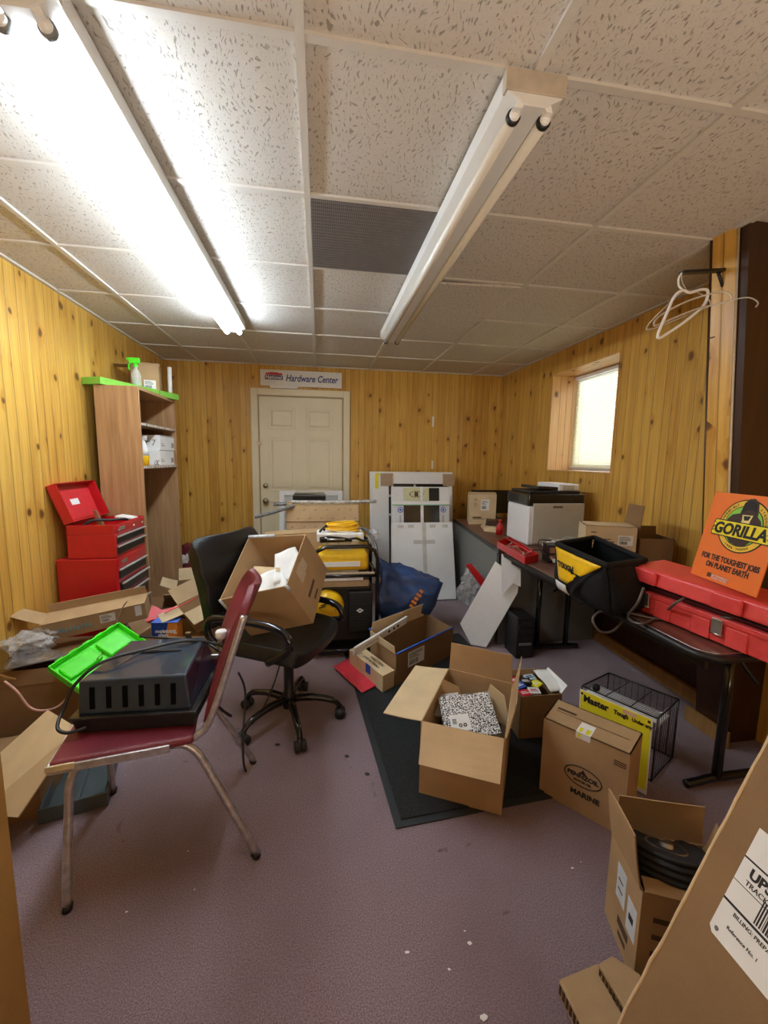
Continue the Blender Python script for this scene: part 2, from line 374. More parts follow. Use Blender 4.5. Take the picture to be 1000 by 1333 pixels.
def text(parent, name, body, Fm, size, m, x=0, y=0, align='LEFT', shear=0, bold=0, sx=1.0, lift=.0012, spacing=1.0):
    c = bpy.data.curves.new(name, 'FONT'); c.body = body; c.size = size; c.extrude = .0004; c.align_x = align; c.shear = shear; c.offset = bold; c.space_character = spacing
    c.resolution_u = 3
    t = bpy.data.objects.new('tmp', c); COL.objects.link(t)
    dg = bpy.context.evaluated_depsgraph_get(); dg.update()
    me = bpy.data.meshes.new_from_object(t.evaluated_get(dg)); bpy.data.objects.remove(t)
    me.name = name; me.materials.clear(); me.materials.append(m)
    W = ROOTM[parent.name]
    me.transform(W.inverted() @ Fm @ Matrix.Translation((x, y, lift)) @ Matrix.Diagonal((sx, 1, 1, 1)))
    ob = bpy.data.objects.new(name, me); COL.objects.link(ob); ob.parent = parent; ROOTM[ob.name] = W
    return ob

CT = .0045
def carton(name, label, rim, D, flaps=None, m=None, lid=False, cat='cardboard box', group=None, inner=None, floor=True, tapes=False, rip=None):
    """open carton from four rim points (counter-clockwise seen from above) and the vector down to its floor"""
    rim = [V(p) for p in rim]; D = V(D); m = m or CARD; cen = sum(rim, V()) / 4
    loc = cen + D; t = thing(name, label, cat, loc, group)
    mb = MB(); upd = -D.normalized()
    for i in range(4):
        a, b = rim[i], rim[(i + 1) % 4]; e = (b - a).normalized(); n = e.cross(upd).normalized()
        mb.slab([a + D, b + D, b, a], CT, 0, n)
    if floor: mb.slab([p + D for p in rim], CT, 0, upd)
    if lid: mb.slab(rim, CT, 0, upd)
    mb.build('body', m, t)
    for i, spec in (flaps or {}).items():
        ang, ln = spec[0], spec[1]; tw = spec[2] if len(spec) > 2 else 0; fm = spec[3] if len(spec) > 3 else (inner or m)
        a, b = rim[i], rim[(i + 1) % 4]; e = (b - a).normalized(); n = e.cross(upd).normalized(); ar = math.radians(ang)
        d = (upd * math.cos(ar) + n * math.sin(ar)) * ln; ins = e * .006
        nn = (n * math.cos(ar) - upd * math.sin(ar))
        a2, b2 = a + ins, b - ins
        f = MB(); sl = e * (ln * .04)
        K = 5; rows = []
        for k in range(K + 1):
            s_ = k / K; bend = nn * (-.05 * ln * s_ * s_)
            rows.append([a2 + d * s_ + sl * s_ + bend + e * tw * s_, (a2 + b2) / 2 + d * s_ + bend * 1.3 + e * tw * s_, b2 + d * s_ - sl * s_ + bend + e * tw * s_])
        f.patch(rows, 0, False, CT * .8)
        f.build('flap', fm, t)
    t['_'] = 0; del t['_']
    return t
def side(rim, D, i):
    rim = [V(p) for p in rim]; a, b = rim[i], rim[(i + 1) % 4]; return frame(a + V(D), b - a, -V(D))
def labelpaper(parent, Fm, x, y, w_, h, name='shipping_label', rows=4, seed=1, bar=True):
    r = random.Random(seed); rc = [(x, y, x + w_, y + h, 0)]
    if bar:
        k = x + w_ * .1
        while k < x + w_ * .6: d = w_ * r.uniform(.01, .035); rc.append((k, y + h * .12, k + d, y + h * .42, 1)); k += d + w_ * r.uniform(.01, .03)
    for j in range(rows):
        yy = y + h * (.52 + .42 * j / rows); rc.append((x + w_ * .08, yy, x + w_ * r.uniform(.5, .9), yy + h * .04, 1))
    return decal(parent, name, Fm, rc, [PAPER, INK])
def block(name, label, cat, corners, H, m, bevel=.002, group=None, tilt=None):
    c = [V(p) for p in corners]; loc = sum(c, V()) / 4; t = thing(name, label, cat, loc, group)
    MB().hexa(c, [p + V(H) for p in c]).build('body', m, t, bevel); return t
def rect(o, xdir, w_, d, z=None):
    """four floor corners: o is front-left, xdir the direction of the front"""
    o = V(o); x = V((xdir[0], xdir[1], 0)).normalized(); y = V((-x.y, x.x, 0)); return [o, o + x * w_, o + x * w_ + y * d, o + y * d]
def upz(pts, h): return [V(p) + V((0, 0, h)) for p in pts]
def crumple(name, c, rad, m, seed=0, squash=(1, 1, 1), amp=.35, parent=None, freq=3, lev=3):
    bm = bmesh.new(); bmesh.ops.create_icosphere(bm, subdivisions=lev, radius=1)
    for v in bm.verts:
        n = noise.noise(v.co * freq + V((seed, seed * 2, 0))) + .5 * noise.noise(v.co * freq * 2.3 + V((seed, 5, 9)))
        v.co *= 1 + amp * n; v.co = V((v.co.x * squash[0], v.co.y * squash[1], v.co.z * squash[2])) * rad + V(c)
    mb = MB(); bm.verts.ensure_lookup_table(); mb.add([v.co.copy() for v in bm.verts], [[v.index for v in f.verts] for f in bm.faces], 0, False); bm.free()
    return mb.build(name, m, parent)
def hull(name, pts, m, parent=None, amp=.01, cuts=4, freq=6, seed=1, bevel=0, sm=True):
    bm = bmesh.new()
    for p in pts: bm.verts.new(p)
    bmesh.ops.convex_hull(bm, input=bm.verts)
    for v in [v for v in bm.verts if not v.link_faces]: bm.verts.remove(v)
    bmesh.ops.subdivide_edges(bm, edges=bm.edges, cuts=cuts, use_grid_fill=True, smooth=.06)
    bmesh.ops.triangulate(bm, faces=bm.faces)
    bm.normal_update()
    for v in bm.verts:
        a = noise.noise(v.co * freq + V((seed, 0, seed))); b = abs(noise.noise(v.co * freq * 2.1 + V((0, seed, 3))))
        v.co += v.normal * amp * (a * 1.2 - b * 1.6)
        v.co.z = max(v.co.z, min(p[2] for p in pts))
    bm.verts.index_update(); mb = MB(); mb.add([v.co.copy() for v in bm.verts], [[v.index for v in f.verts] for f in bm.faces], 0, sm); bm.free()
    return mb.build(name, m, parent)
def quadpatch(a, b, c, d, n=10, amp=.01, freq=8, seed=0):
    a, b, c, d = V(a), V(b), V(c), V(d); nr = (b - a).cross(d - a).normalized(); g = []
    for i in range(n + 1):
        row = []
        for j in range(n + 1):
            s_, t_ = j / n, i / n; p = (a * (1 - s_) + b * s_) * (1 - t_) + (d * (1 - s_) + c * s_) * t_
            row.append(p + nr * amp * (noise.noise(p * freq + V((seed, 0, 0))) + .5 * noise.noise(p * freq * 2.7)))
        g.append(row)
    return g
def cable(name, label, pts, r, m, n=8, parent=None, cat='cable', group=None):
    o = MB().tube(smooth(pts, n), r, 7).build(name, m, parent)
    if parent is None: tag(o, label, cat, group)
    return o

# ================= SETTING =================
XL, XR, YB, YF, H = -1.62, 2.18, 4.79, -1.3, 2.39
struct(MB().b2((XL - .2, YF - .2, -.1), (XR + .5, YB + .2, 0)), 'floor', CARPET)
struct(MB().b2((XL - .2, YF - .2, H + .008), (XR + .5, YB + .2, H + .1)), 'ceiling', TILE)
struct(MB().b2((XL - .12, YF - .2, 0), (XL, YB + .2, H + .01)), 'wall_left', PINE)
struct(MB().b2((XL, YB, 0), (XR, YB + .12, H + .01)), 'wall_back', PINE)
struct(MB().b2((XL, YF - .12, 0), (XR, YF, H + .01)), 'wall_front', PINE)
wy0, wy1, wz0, wz1 = 2.81, 3.70, 1.30, 2.195
mb = MB(); XO = XR + .30
mb.b2((XR, YF, 0), (XO, wy0, H + .01)).b2((XR, wy1, 0), (XO, YB + .1, H + .01)).b2((XR, wy0, 0), (XO, wy1, wz0)).b2((XR, wy0, wz1), (XO, wy1, H + .01))
struct(mb, 'wall_right', PINE)
# pier that juts out of the right wall
px0, px1 = 1.99, 1.765        # the pier leans into the room towards its top
def pier(x0, x1, y0, y1): return [V((px0 + x0, y0, 0)), V((XR - .002, y0, 0)), V((XR - .002, y1, 0)), V((px0 + x1, y1, 0))], [V((px1 + x0, y0, H + .008)), V((XR - .002, y0, H + .008)), V((XR - .002, y1, H + .008)), V((px1 + x1, y1, H + .008))]
struct(MB().hexa(*pier(.012, 0, 1.645, 1.75)), 'trim_1', PINE)
struct(MB().hexa(*pier(.022, .022, 1.60, 1.644)), 'trim_2', DARKWOOD)
def pz_(z): return px0 + (px1 - px0) * z / H
struct(MB().hexa([V((pz_(0) - .004, 1.60, 0)), V((pz_(0) + .03, 1.60, 0)), V((pz_(0) + .03, 1.755, 0)), V((pz_(0) - .004, 1.755, 0))], [V((pz_(.74) - .004, 1.60, .74)), V((pz_(.74) + .03, 1.60, .74)), V((pz_(.74) + .03, 1.755, .74)), V((pz_(.74) - .004, 1.755, .74))]), 'trim_11', DARKWOOD)
struct(MB().tube([(px0, 1.752, .09), (px1, 1.752, H)], .006, 6), 'trim_3', DARKWOOD)
struct(MB().tube([(px0 + .014, 1.640, .09), (px1 + .014, 1.640, H)], .005, 6), 'trim_10', mat('worn_edge', (.6, .5, .35), .5))
struct(MB().tube([(2.172, 1.768, 0), (2.172, 1.768, H)], .012, 6), 'trim_4', JAMB)
# dark lower wainscot of the right wall below the tables
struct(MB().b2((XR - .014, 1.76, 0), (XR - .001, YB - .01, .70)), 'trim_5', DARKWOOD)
struct(MB().b2((XR - .05, 1.76, 0), (XR - .015, YB - .02, .085)), 'baseboard_right', JAMB, bevel=.004)
struct(MB().b2((px0 - .03, 1.56, 0), (px0 - .014, 1.80, .085)), 'baseboard_pier', JAMB, bevel=.004)
struct(MB().b2((XL, YB - .012, 0), (-.75, YB, .08)).b2((.36, YB - .012, 0), (XR - .02, YB, .08)), 'baseboard_back', JAMB, bevel=.004)
struct(MB().b2((XL, YF, 0), (XL + .012, YB - .012, .08)), 'baseboard_left', JAMB, bevel=.004)
# corner mouldings and the ceiling edge
struct(MB().tube([(XL + .01, YB - .01, .08), (XL + .01, YB - .01, H - .025)], .012, 6), 'trim_6', PINE)
struct(MB().tube([(XR - .01, YB - .01, .75), (XR - .01, YB - .01, H - .025)], .012, 6), 'trim_7', PINE)
# suspended grid
TEE = mat('painted_tee', (.66, .63, .58), .5, var=.03)
mb = MB(); k = -3
xs = [-.042 + .61 * i for i in range(-2, 4)]; ys = [1.148 + .61 * j for j in range(-4, 7)]
for x in xs: mb.b2((x - .012, YF, H - .002), (x + .012, YB, H + .008))
for y in ys:
    if y < YB: mb.b2((XL, y - .011, H - .001), (XR, y + .011, H + .0075))
mb.b2((XL, YF, H - .003), (XL + .022, YB, H + .008)); mb.b2((XR - .022, YF, H - .003), (XR, YB, H + .008)); mb.b2((XL, YB - .022, H - .003), (XR, YB, H + .008))
struct(mb, 'trim_8', TEE)
# one slipped tile beside the unlit fitting and a lifted corner on the left
struct(MB().slab([(.60, 2.38, H - .012), (1.16, 2.38, H + .004), (1.16, 2.95, H + .004), (.60, 2.95, H - .002)], .012), 'trim_9', TILE)
# perforated grille panel
vt = thing('ceiling_vent', 'grey perforated air return grille set in the ceiling grid', 'vent', (.263, 2.06, H - .01))
GR = mat('grille_grey', (.25, .23, .23), .6)
MB().b2((-.028, 1.772, H + .001), (.555, 2.35, H + .007)).build('backing', mat('grille_dark', (.10, .09, .09), .8), vt)
mb = MB()
for i in range(72): x = -.026 + i * .0081; mb.b2((x, 1.772, H - .004), (x + .0045, 2.35, H + .001))
for i in range(24): y = 1.78 + i * .0245; mb.b2((-.028, y, H - .003), (.555, y + .004, H))
mb.build('grille', GR, vt)

# ---- door ----
yb = YB
d = bpy.data.objects.new('door_1', None); COL.objects.link(d); d.location = (-.2, yb, 0); d['kind'] = 'structure'; ROOTM['door_1'] = Matrix.Translation((-.2, yb, 0))
dx0, dx1, dz = -.655, .262, 2.055
fr = MB(); fr.b2((dx0 - .085, yb - .028, 0), (dx0 - .012, yb - .001, dz + .085)).b2((dx1 + .012, yb - .028, 0), (dx1 + .085, yb - .001, dz + .085)).b2((dx0 - .012, yb - .028, dz + .012), (dx1 + .012, yb - .001, dz + .085))
fr.build('door_frame', CREAM, d, .006)
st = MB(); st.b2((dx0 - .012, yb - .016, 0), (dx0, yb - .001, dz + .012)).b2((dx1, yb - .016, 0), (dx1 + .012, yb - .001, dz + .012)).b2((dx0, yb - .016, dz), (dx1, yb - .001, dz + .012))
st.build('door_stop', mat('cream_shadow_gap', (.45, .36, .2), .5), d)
sl = MB(); sl.b2((dx0 + .003, yb - .010, .005), (dx1 - .003, yb - .001, dz - .003))
W = dx1 - dx0
def pan(x0, x1, z0, z1):
    sl.b2((x0, yb - .019, z0), (x1, yb - .0105, z0 + .014)); sl.b2((x0, yb - .019, z1 - .014), (x1, yb - .0105, z1)); sl.b2((x0, yb - .019, z0 + .014), (x0 + .014, yb - .0105, z1 - .014)); sl.b2((x1 - .014, yb - .019, z0 + .014), (x1, yb - .0105, z1 - .014))
    sl.hexa([V((x0 + .03, yb - .0102, z0 + .03)), V((x1 - .03, yb - .0102, z0 + .03)), V((x1 - .03, yb - .0102, z1 - .03)), V((x0 + .03, yb - .0102, z1 - .03))], [V((x0 + .05, yb - .0185, z0 + .05)), V((x1 - .05, yb - .0185, z0 + .05)), V((x1 - .05, yb - .0185, z1 - .05)), V((x0 + .05, yb - .0185, z1 - .05))])
for (a, b) in ((.105, .43), (.555, .88)):
    for (z0, z1) in ((1.70, 1.94), (1.01, 1.62), (.22, .90)): pan(dx0 + W * a, dx0 + W * b, z0, z1)
sl.build('door_slab', CREAM, d, .002)
for z_, nm in ((1.07, 'deadbolt'), (.90, 'door_knob')):
    MB().lathe([(.0, -.001), (.032, 0), (.032, .008), (.014, .012), (.013, .035), (.027, .045), (.030, .06), (.024, .072), (.002, .076)] if nm == 'door_knob' else [(.0, -.001), (.030, 0), (.030, .010), (.024, .02), (.01, .024), (0.001, .025)], (dx0 + .055, yb - .011, z_), 20, 0, (0, -1, 0)).build(nm, GOLD, d)
MB().b2((dx0 - .02, yb - .034, 1.52), (dx0 + .02, yb - .02, 1.56)).build('hinge_keeper', GOLD, d)
# ---- window with mini-blind ----
wn = bpy.data.objects.new('window_1', None); COL.objects.link(wn); wn.location = (2.42, (wy0 + wy1) / 2, wz0); wn['kind'] = 'structure'; ROOTM['window_1'] = Matrix.Translation(wn.location)
mb = MB(); T = .011
mb.b2((XR - .006, wy0, wz0), (XO, wy0 + T, wz1)).b2((XR - .006, wy1 - T, wz0), (XO, wy1, wz1)).b2((XR - .006, wy0 + T, wz1 - T), (XO, wy1 - T, wz1)).b2((XR - .012, wy0 + T, wz0), (XO, wy1 - T, wz0 + T))
mb.build('reveal', PINE_RED, wn)
mb = MB(); xa, xb = XO - .05, XO
mb.b2((xa, wy0 + T, wz0 + T), (xb, wy0 + .05, wz1 - T)).b2((xa, wy1 - .05, wz0 + T), (xb, wy1 - T, wz1 - T)).b2((xa, wy0 + .05, wz0 + T), (xb, wy1 - .05, wz0 + .06)).b2((xa, wy0 + .05, wz1 - .06), (xb, wy1 - .05, wz1 - T))
mb.build('window_frame', WHITEM, wn, .003)
MB().b2((xb - .015, wy0 + .05, wz0 + .06), (xb - .011, wy1 - .05, wz1 - .06)).build('pane', mat('window_glass', (.9, .95, .95), .02, alpha=.12, var=0), wn)
bl, nt, N, L, B = ntree('translucent_blind_slat')
B.inputs['Base Color'].default_value = (.86, .84, .74, 1); B.inputs['Roughness'].default_value = .5
tr_ = N.new('ShaderNodeBsdfTranslucent'); tr_.inputs[0].default_value = (.95, .90, .70, 1); mx = N.new('ShaderNodeMixShader'); mx.inputs[0].default_value = .55
L.new(B.outputs[0], mx.inputs[1]); L.new(tr_.outputs[0], mx.inputs[2]); L.new(mx.outputs[0], N['Material Output'].inputs[0])
mb = MB(); n = 46; z = wz0 + .04
bx = XR + .235
for i in range(n):
    zc = wz0 + .045 + i * (.80 / n); mb.slab([(bx - .008, wy0 + .02, zc - .0075), (bx + .008, wy0 + .02, zc + .0085), (bx + .008, wy1 - .02, zc + .0085), (bx - .008, wy1 - .02, zc - .0075)], .0006)
mb.build('blind_slats', bl, wn)
MB().b2((bx - .015, wy0 + .015, wz1 - .045), (bx + .015, wy1 - .015, wz1 - .014)).build('blind_headrail', WHITE, wn, .003)
MB().b2((bx - .010, wy0 + .02, wz0 + .028), (bx + .010, wy1 - .02, wz0 + .04)).build('blind_bottom_rail', WHITE, wn)
mb = MB()
for yy in (wy0 + .15, wy1 - .15): mb.tube([(bx - .012, yy, wz0 + .03), (bx - .012, yy, wz1 - .02)], .001, 5)
mb.build('blind_cord', WHITE, wn)
t = thing('sill_card', 'small white card with red lettering standing on the window sill', 'card', (2.25, 2.87, wz0 + .011))
MB().box((2.25, 2.87, wz0 + .052), (.004, .055, .082)).build('card', PAPER, t)
MB().box((2.2475, 2.87, wz0 + .028), (.0012, .045, .014)).box((2.2475, 2.87, wz0 + .065), (.0012, .02, .02)).build('print', RED, t)

# ---- fluorescent strip lights ----
def fixture(x, y0, y1, lit, label):
    t = thing('fluorescent_strip_light', label, 'ceiling light', (x, (y0 + y1) / 2, H - .14))
    z1 = H - .003; z0 = z1 - .050; W2 = .082
    prof = [(-W2, z1), (W2, z1), (W2, z0), (.026, z0 - .03), (-.026, z0 - .03), (-W2, z0)]
    mb = MB(); a = [V((x + p, y0, q)) for p, q in prof]; b = [V((x + p, y1, q)) for p, q in prof]; k = len(prof)
    mb.add(a + b, [tuple(range(k)), tuple(range(2 * k - 1, k - 1, -1))] + [(i, i + k, (i + 1) % k + k, (i + 1) % k) for i in range(k)])
    mb.build('channel', mat('white_enamel_channel', (.78, .78, .76), .35, var=.02), t, .002)
    MB().b2((x - W2 - .003, y0 - .004, z0 - .002), (x + W2 + .003, y0 + .02, z1)).build('end_cap', mat('shaded_enamel', (.52, .45, .36), .5, var=.1), t, .002)  # end caps browner than the channel: their shade is put into the colour
    MB().b2((x - W2 - .003, y1 - .02, z0 - .002), (x + W2 + .003, y1 + .004, z1)).build('end_cap', MATS['shaded_enamel'], t, .002)
    for s_ in (-1, 1):
        xx = x + s_ * .044; zt = z0 - .036
        MB().tube([(xx, y0 + .045, zt), (xx, y1 - .045, zt)], .0165, 20).build('lamp_tube', TUBE_ON if lit else TUBE_OFF, t)
        for yy, dy in ((y0 + .012, 1), (y1 - .012, -1)):
            h = MB(); h.hexa([V((xx - s_ * .018 - .013, yy - .009, z0 - .002)), V((xx - s_ * .018 + .013, yy - .009, z0 - .002)), V((xx - s_ * .018 + .013, yy + .009, z0 - .002)), V((xx - s_ * .018 - .013, yy + .009, z0 - .002))],
                                [V((xx - .009, yy - .008, zt)), V((xx + .009, yy - .008, zt)), V((xx + .009, yy + .008, zt)), V((xx - .009, yy + .008, zt))])
            h.cyl((xx, yy + dy * .008, zt), (xx, yy + dy * .034, zt), .014)
            ho = h.build('lamp_holder', WHITE, t)
            MB().lathe([(.006, 0), (.019, .002), (.019, .014), (.006, .016)], (xx, yy + dy * .016, zt), 18, 0, (0, dy, 0)).build('collar', BLACK if not lit else GREYM, ho)
    return t
fixture(-.625, 1.09, 3.36, True, 'lit twin-tube fluorescent strip light glowing white on the left ceiling')
fixture(.565, 1.13, 3.36, False, 'unlit twin-tube fluorescent strip light with black collars on the ceiling')

# ================= BACK WALL THINGS =================
t = thing('store_sign', 'white plastic wall sign reading Hardware Center above the cream door', 'sign', (-.17, YB - .03, 2.16))
a = Y(339, 505, YB - .03); b_ = Y(445, 506, YB - .03); top = Y(339, 484, YB - .03)
x0, x1, z0, z1 = a.x, b_.x, 2.165, 2.335
MB().b2((x0, YB - .035, z0), (x1, YB - .029, z1)).build('panel', PAPER, t, .002)
MB().b2((x0 + .1, YB - .029, z0 - .02), (x0 + .4, YB - .012, z0 + .03)).build('bracket', WHITE, t)
Fm = frame((x0, YB - .035, z0), (1, 0, 0), (0, 0, 1)); W_ = x1 - x0
NAVY = mat('navy_print', (.02, .05, .22), .5); RP = mat('red_print', (.6, .03, .04), .5)
text(t, 'lettering', 'Hardware Center', Fm, .100, NAVY, W_ * .305, .055, shear=.25, bold=.0018, sx=.78)
decal(t, 'logo', Fm, [(.06, .115, .235, .135, 1), (.05, .065, .24, .112, 0), (.10, .135, .19, .142, 1)], [NAVY, RP])
text(t, 'logo_lettering', 'National', Fm, .05, PAPER, .058, .074, bold=.001, lift=.002)
for (px_, py_, l) in ((564, 549, .06), (563, 605, .05)):
    c = Y(px_, py_, YB - .008); o = MB().b2((c.x - .012, YB - .006, c.z - l), (c.x + .012, YB - .001, c.z + l)).build('wall_tab', WHITE, None, .002)
    tag(o, 'small white strip on back wall, ' + ('upper of the two above window units' if l > .055 else 'lower of the two, just over window units'), 'wall clip', 'white strips on the back wall')

# leaning window units
def leanrect(p0, p1, q0, q1, off=0): return [p0, p1, q1, q0]
def lean_frame(name, label, cat, bl_, br_, tl_, tr__, th, parts):
    t = thing(name, label, cat, (bl_ + br_) / 2)
    M = frame(bl_, br_ - bl_, tl_ - bl_); return t, M, (br_ - bl_).length, (tl_ - bl_).length
def bottom_from(pxl, pxr, ytop_px, Yt, Yb_):
    pass
# big boxed window unit (rear)
tl = Y(481, 614, 4.66); tr_p = Y(588, 617, 4.66)
bl_ = V((tl.x, 4.47, 0)); br_ = V((tr_p.x, 4.47, 0))
t = thing('window_unit', 'tall white vinyl window unit with corner guards leaning on the back wall', 'window unit', (bl_ + br_) / 2)
M = frame(bl_, br_ - bl_, tl - bl_); W_ = (br_ - bl_).length; Hh = (tl - bl_).length
mb = MB(M); fw = .07; fl = .20; ft = .12
for q in range(3):
    zz = .0 + q * .03; i = q * .012
    mb.b2((i, 0, zz), (fl + i * .3, Hh - i, zz + .027)).b2((W_ - fw, 0, zz), (W_ - i, Hh - i, zz + .027)).b2((fl, Hh - ft - i, zz), (W_ - fw, Hh - i, zz + .027)).b2((fl, 0, zz), (W_ - fw, fw, zz + .027))
mb.build('outer_frame', WHITE, t, .003)
MB(M).b2((fl, fw, .02), (W_ - fw, Hh - ft, .03)).build('pane', GLASSD, t)
mb = MB(M); mb.b2((W_ * .245, fw, .032), (W_ * .245 + .03, Hh - fw, .06)).b2((W_ * .52, fw, .032), (W_ * .52 + .02, Hh - fw, .05))
for q in (.60, .77): mb.b2((W_ * .2, Hh * q, .032), (W_ - fw, Hh * q + .025, .055))
mb.build('sash_bars', WHITE, t, .002)
for (ax, nm) in ((.13, 'l'), (W_ - .12, 'r')):
    MB(M).b2((ax - .015, Hh - .17 + .0, .0915), (ax + .12, Hh - .03, .098)).build('corner_guard', TANM if False else mat('tan_corner_guard', (.42, .29, .18), .7), t)
MB(M).b2((.05, Hh - .20, .0905), (.09, Hh - .03, .0912)).b2((.09, Hh - .05, .0905), (.26, Hh - .03, .0912)).build('yellow_strip', YELB, t)
# boxed smaller unit with printed sleeve
tl = Y(509, 634, 4.30); tr_p = Y(583, 638, 4.30); bl_ = V((tl.x, 4.13, 0)); br_ = V((tr_p.x, 4.13, 0))
t = thing('window_unit', 'smaller white window unit in printed sleeve between tall unit and plain white box', 'window unit', (bl_ + br_) / 2)
M = frame(bl_, br_ - bl_, tl - bl_); W_ = (br_ - bl_).length; Hh = (tl - bl_).length
MB(M).b2((0, 0, 0), (W_, Hh, .045)).build('backing', WHITEM, t, .003)
MB(M).b2((W_ * .2, Hh - .15, .046), (W_ * .82, Hh - .012, .050)).b2((W_ * .2, Hh - .40, .046), (W_ * .82, Hh - .20, .050)).build('pane', GLASSD, t)
MB(M).b2((W_ * .2, Hh - .15, .0505), (W_ * .64, Hh - .012, .0512)).build('sticker', mat('pale_yellow_sticker', (.66, .66, .40), .6), t)
cc = MB(M)
for k in range(14):
    an = k / 14 * 2 * PI; cc.box((W_ * .42 + .07 * math.cos(an), Hh - .08 + .032 * math.sin(an), .0522), (.018, .008, .0012))
cc.box((W_ * .42, Hh - .08, .0522), (.04, .05, .0012)); cc.build('sticker_print', INKB, t)
mb = MB(M); mb.b2((W_ * .49, Hh - .15, .051), (W_ * .53, Hh - .0, .06)).b2((W_ * .49, Hh - .42, .046), (W_ * .54, Hh - .19, .058)).b2((0, Hh - .19, .046), (W_, Hh - .155, .058)); mb.build('muntin', WHITE, t)
MB(M).b2((.0, Hh - .195, .0585), (W_, Hh - .188, .0595)).build('green_strip', mat('mint_green', (.2, .65, .4), .5), t)
ci = MB(M)
for cx in (.09, W_ - .07): ci.tube([(cx + .026 * math.cos(a_ * PI / 8), Hh - .245 + .026 * math.sin(a_ * PI / 8), .0475) for a_ in range(16)], .004, 6, closed=True); ci.box((cx, Hh - .245, .047), (.02, .02, .002))
ci.build('round_logo', BLUE, t)
ci = MB(M)
for cx in (.09, W_ - .07):
    for j in range(7): ci.box((cx, Hh - .31 - j * .017, .0465), (.014, .009, .001))
ci.build('sleeve_print', GREYM, t)
# plain white carton in front
tl = Y(509, 681, 4.02); tr_p = Y(588, 681, 4.02); bl_ = V((tl.x - .02, 3.84, 0)); br_ = V((Y(592, 782, 3.84).x, 3.84, 0)); 
t = thing('flat_white_carton', 'plain flat white carton leaning in front of the window units', 'carton', (bl_ + br_) / 2)
br_.y = 3.84; br_.z = 0
M = frame(bl_, br_ - bl_, tl - bl_); W_ = (br_ - bl_).length; Hh = (tl - bl_).length
MB(M).hexa([V((0, 0, 0)), V((W_, 0, 0)), V((W_ - .01, Hh, 0)), V((0.02, Hh, 0))], [V((0, 0, .05)), V((W_, 0, .05)), V((W_ - .01, Hh, .05)), V((0.02, Hh, .05))]).build('body', mat('white_carton_board', (.87, .88, .88), .55, var=.03, vscale=6), t, .003)
tp = mat('faded_tape', (.62, .61, .57), .4)
decal(t, 'tape', M @ Matrix.Translation((0, 0, .05)), [(W_ * .5, Hh * .35, W_ * .56, Hh, 0), (W_ * .36, Hh * .72, W_ * .70, Hh * .77, 0)], [tp])
decal(t, 'print', M @ Matrix.Translation((0, 0, .05)), [(W_ * q, Hh * .93, W_ * q + .06, Hh * .97, 0) for q in (.12, .28, .62, .82)], [tp])

# white framed panel by the door, patterned carton, rods, binders
tl = Y(364, 639, 4.55); tr_p = Y(446, 641, 4.55)
bl_ = V((tl.x, 4.40, 0)); br_ = V((tr_p.x, 4.40, 0)); t = thing('framed_panel', 'white framed grey panel leaning against the cream door', 'panel', (bl_ + br_) / 2)
M = frame(bl_, br_ - bl_, tl - bl_); W_ = (br_ - bl_).length; Hh = (tl - bl_).length
MB(M).b2((0, 0, 0), (.05, Hh, .03)).b2((W_ - .05, 0, 0), (W_, Hh, .03)).b2((.05, Hh - .05, 0), (W_ - .05, Hh, .03)).b2((.05, 0, 0), (W_ - .05, .05, .03)).build('frame', WHITE, t, .004)
MB(M).b2((.05, .05, .005), (W_ - .05, Hh - .05, .015)).build('inset', mat('pale_grey', (.56, .57, .54), .5), t)
YP = 3.6
a = Y(372, 657, YP); b_ = Y(468, 659, YP)
rim = [V((a.x, YP, .985)), V((b_.x, YP, .985)), V((b_.x, YP + .32, .985)), V((a.x, YP + .32, .985))]; D = V((0, 0, -.985))
PATC = card('patterned_cardboard', (.62, .44, .25))
t = carton('cardboard_box', 'tall light carton printed with small rows of marks, in front of the cream door', rim, D, m=PATC, lid=True)
Fm = side(rim, D, 0); W_ = b_.x - a.x
mk = MB(Fm)
for j in range(7):
    for i in range(7):
        cx = .05 + i * .1 + (.05 if j % 2 else 0); cz = .94 - j * .075
        if cx < W_ - .03: mk.slab([(cx - .014, cz - .008, .001), (cx + .014, cz - .008, .001), (cx + .012, cz + .010, .001)], .0012, 0, V((0, 0, 1)))
mk.build('print', mat('faint_brown_print', (.40, .27, .14), .8), t)
o = MB().b2((a.x, YP - .006, .835), (b_.x, YP - .001, .838)).build('crease', CARD_D, t)
# grey wrapped rods lying over the carton
WRAP = mat('grey_wrapped_rod', (.20, .20, .20), .3, var=.5, vscale=60, bump=.8, bscale=60)
WRAPL = mat('silvery_wrap', (.45, .44, .42), .25, var=.4, vscale=40, bump=.8, bscale=60)
def rod(p, q, r, m, label):
    o = MB().tube(smooth([p, (V(p) + V(q)) / 2 + V((0, 0, -.005)), q], 6), r, 8).build('wrapped_rod', m); tag(o, label, 'rod', 'plastic-wrapped rods over the patterned carton'); return o
zr = 1.012
rod(Y(332, 673, 3.46), Y(383, 660, 3.60) + V((0, 0, .012)), .015, WRAP, 'dark grey plastic-wrapped rod jutting left, lower of two at the door knob')
rod(Y(356, 658, 3.74) + V((0, 0, .01)), Y(420, 655, 3.78) + V((0, 0, .012)), .015, WRAP, 'short dark grey plastic-wrapped rod ending left of the black binders')
rod(Y(380, 655, 3.67) + V((0, 0, .012)), Y(490, 654, 3.68) + V((0, 0, .010)), .015, WRAPL, 'long silvery plastic-wrapped rod reaching right to the window units')
t = thing('binder_stack', 'black binder lying on the patterned carton', 'binder', Y(403, 652, 3.85)); 
c = Y(403, 650, 3.93); c.z = 1.035
o = MB().box((c.x, c.y, c.z - .0), (.30, .20, .012)).build('cover', BLACK, t, .002)
MB().box((c.x + .01, c.y, c.z + .010), (.26, .18, .008)).build('pages', GREYM, t); 
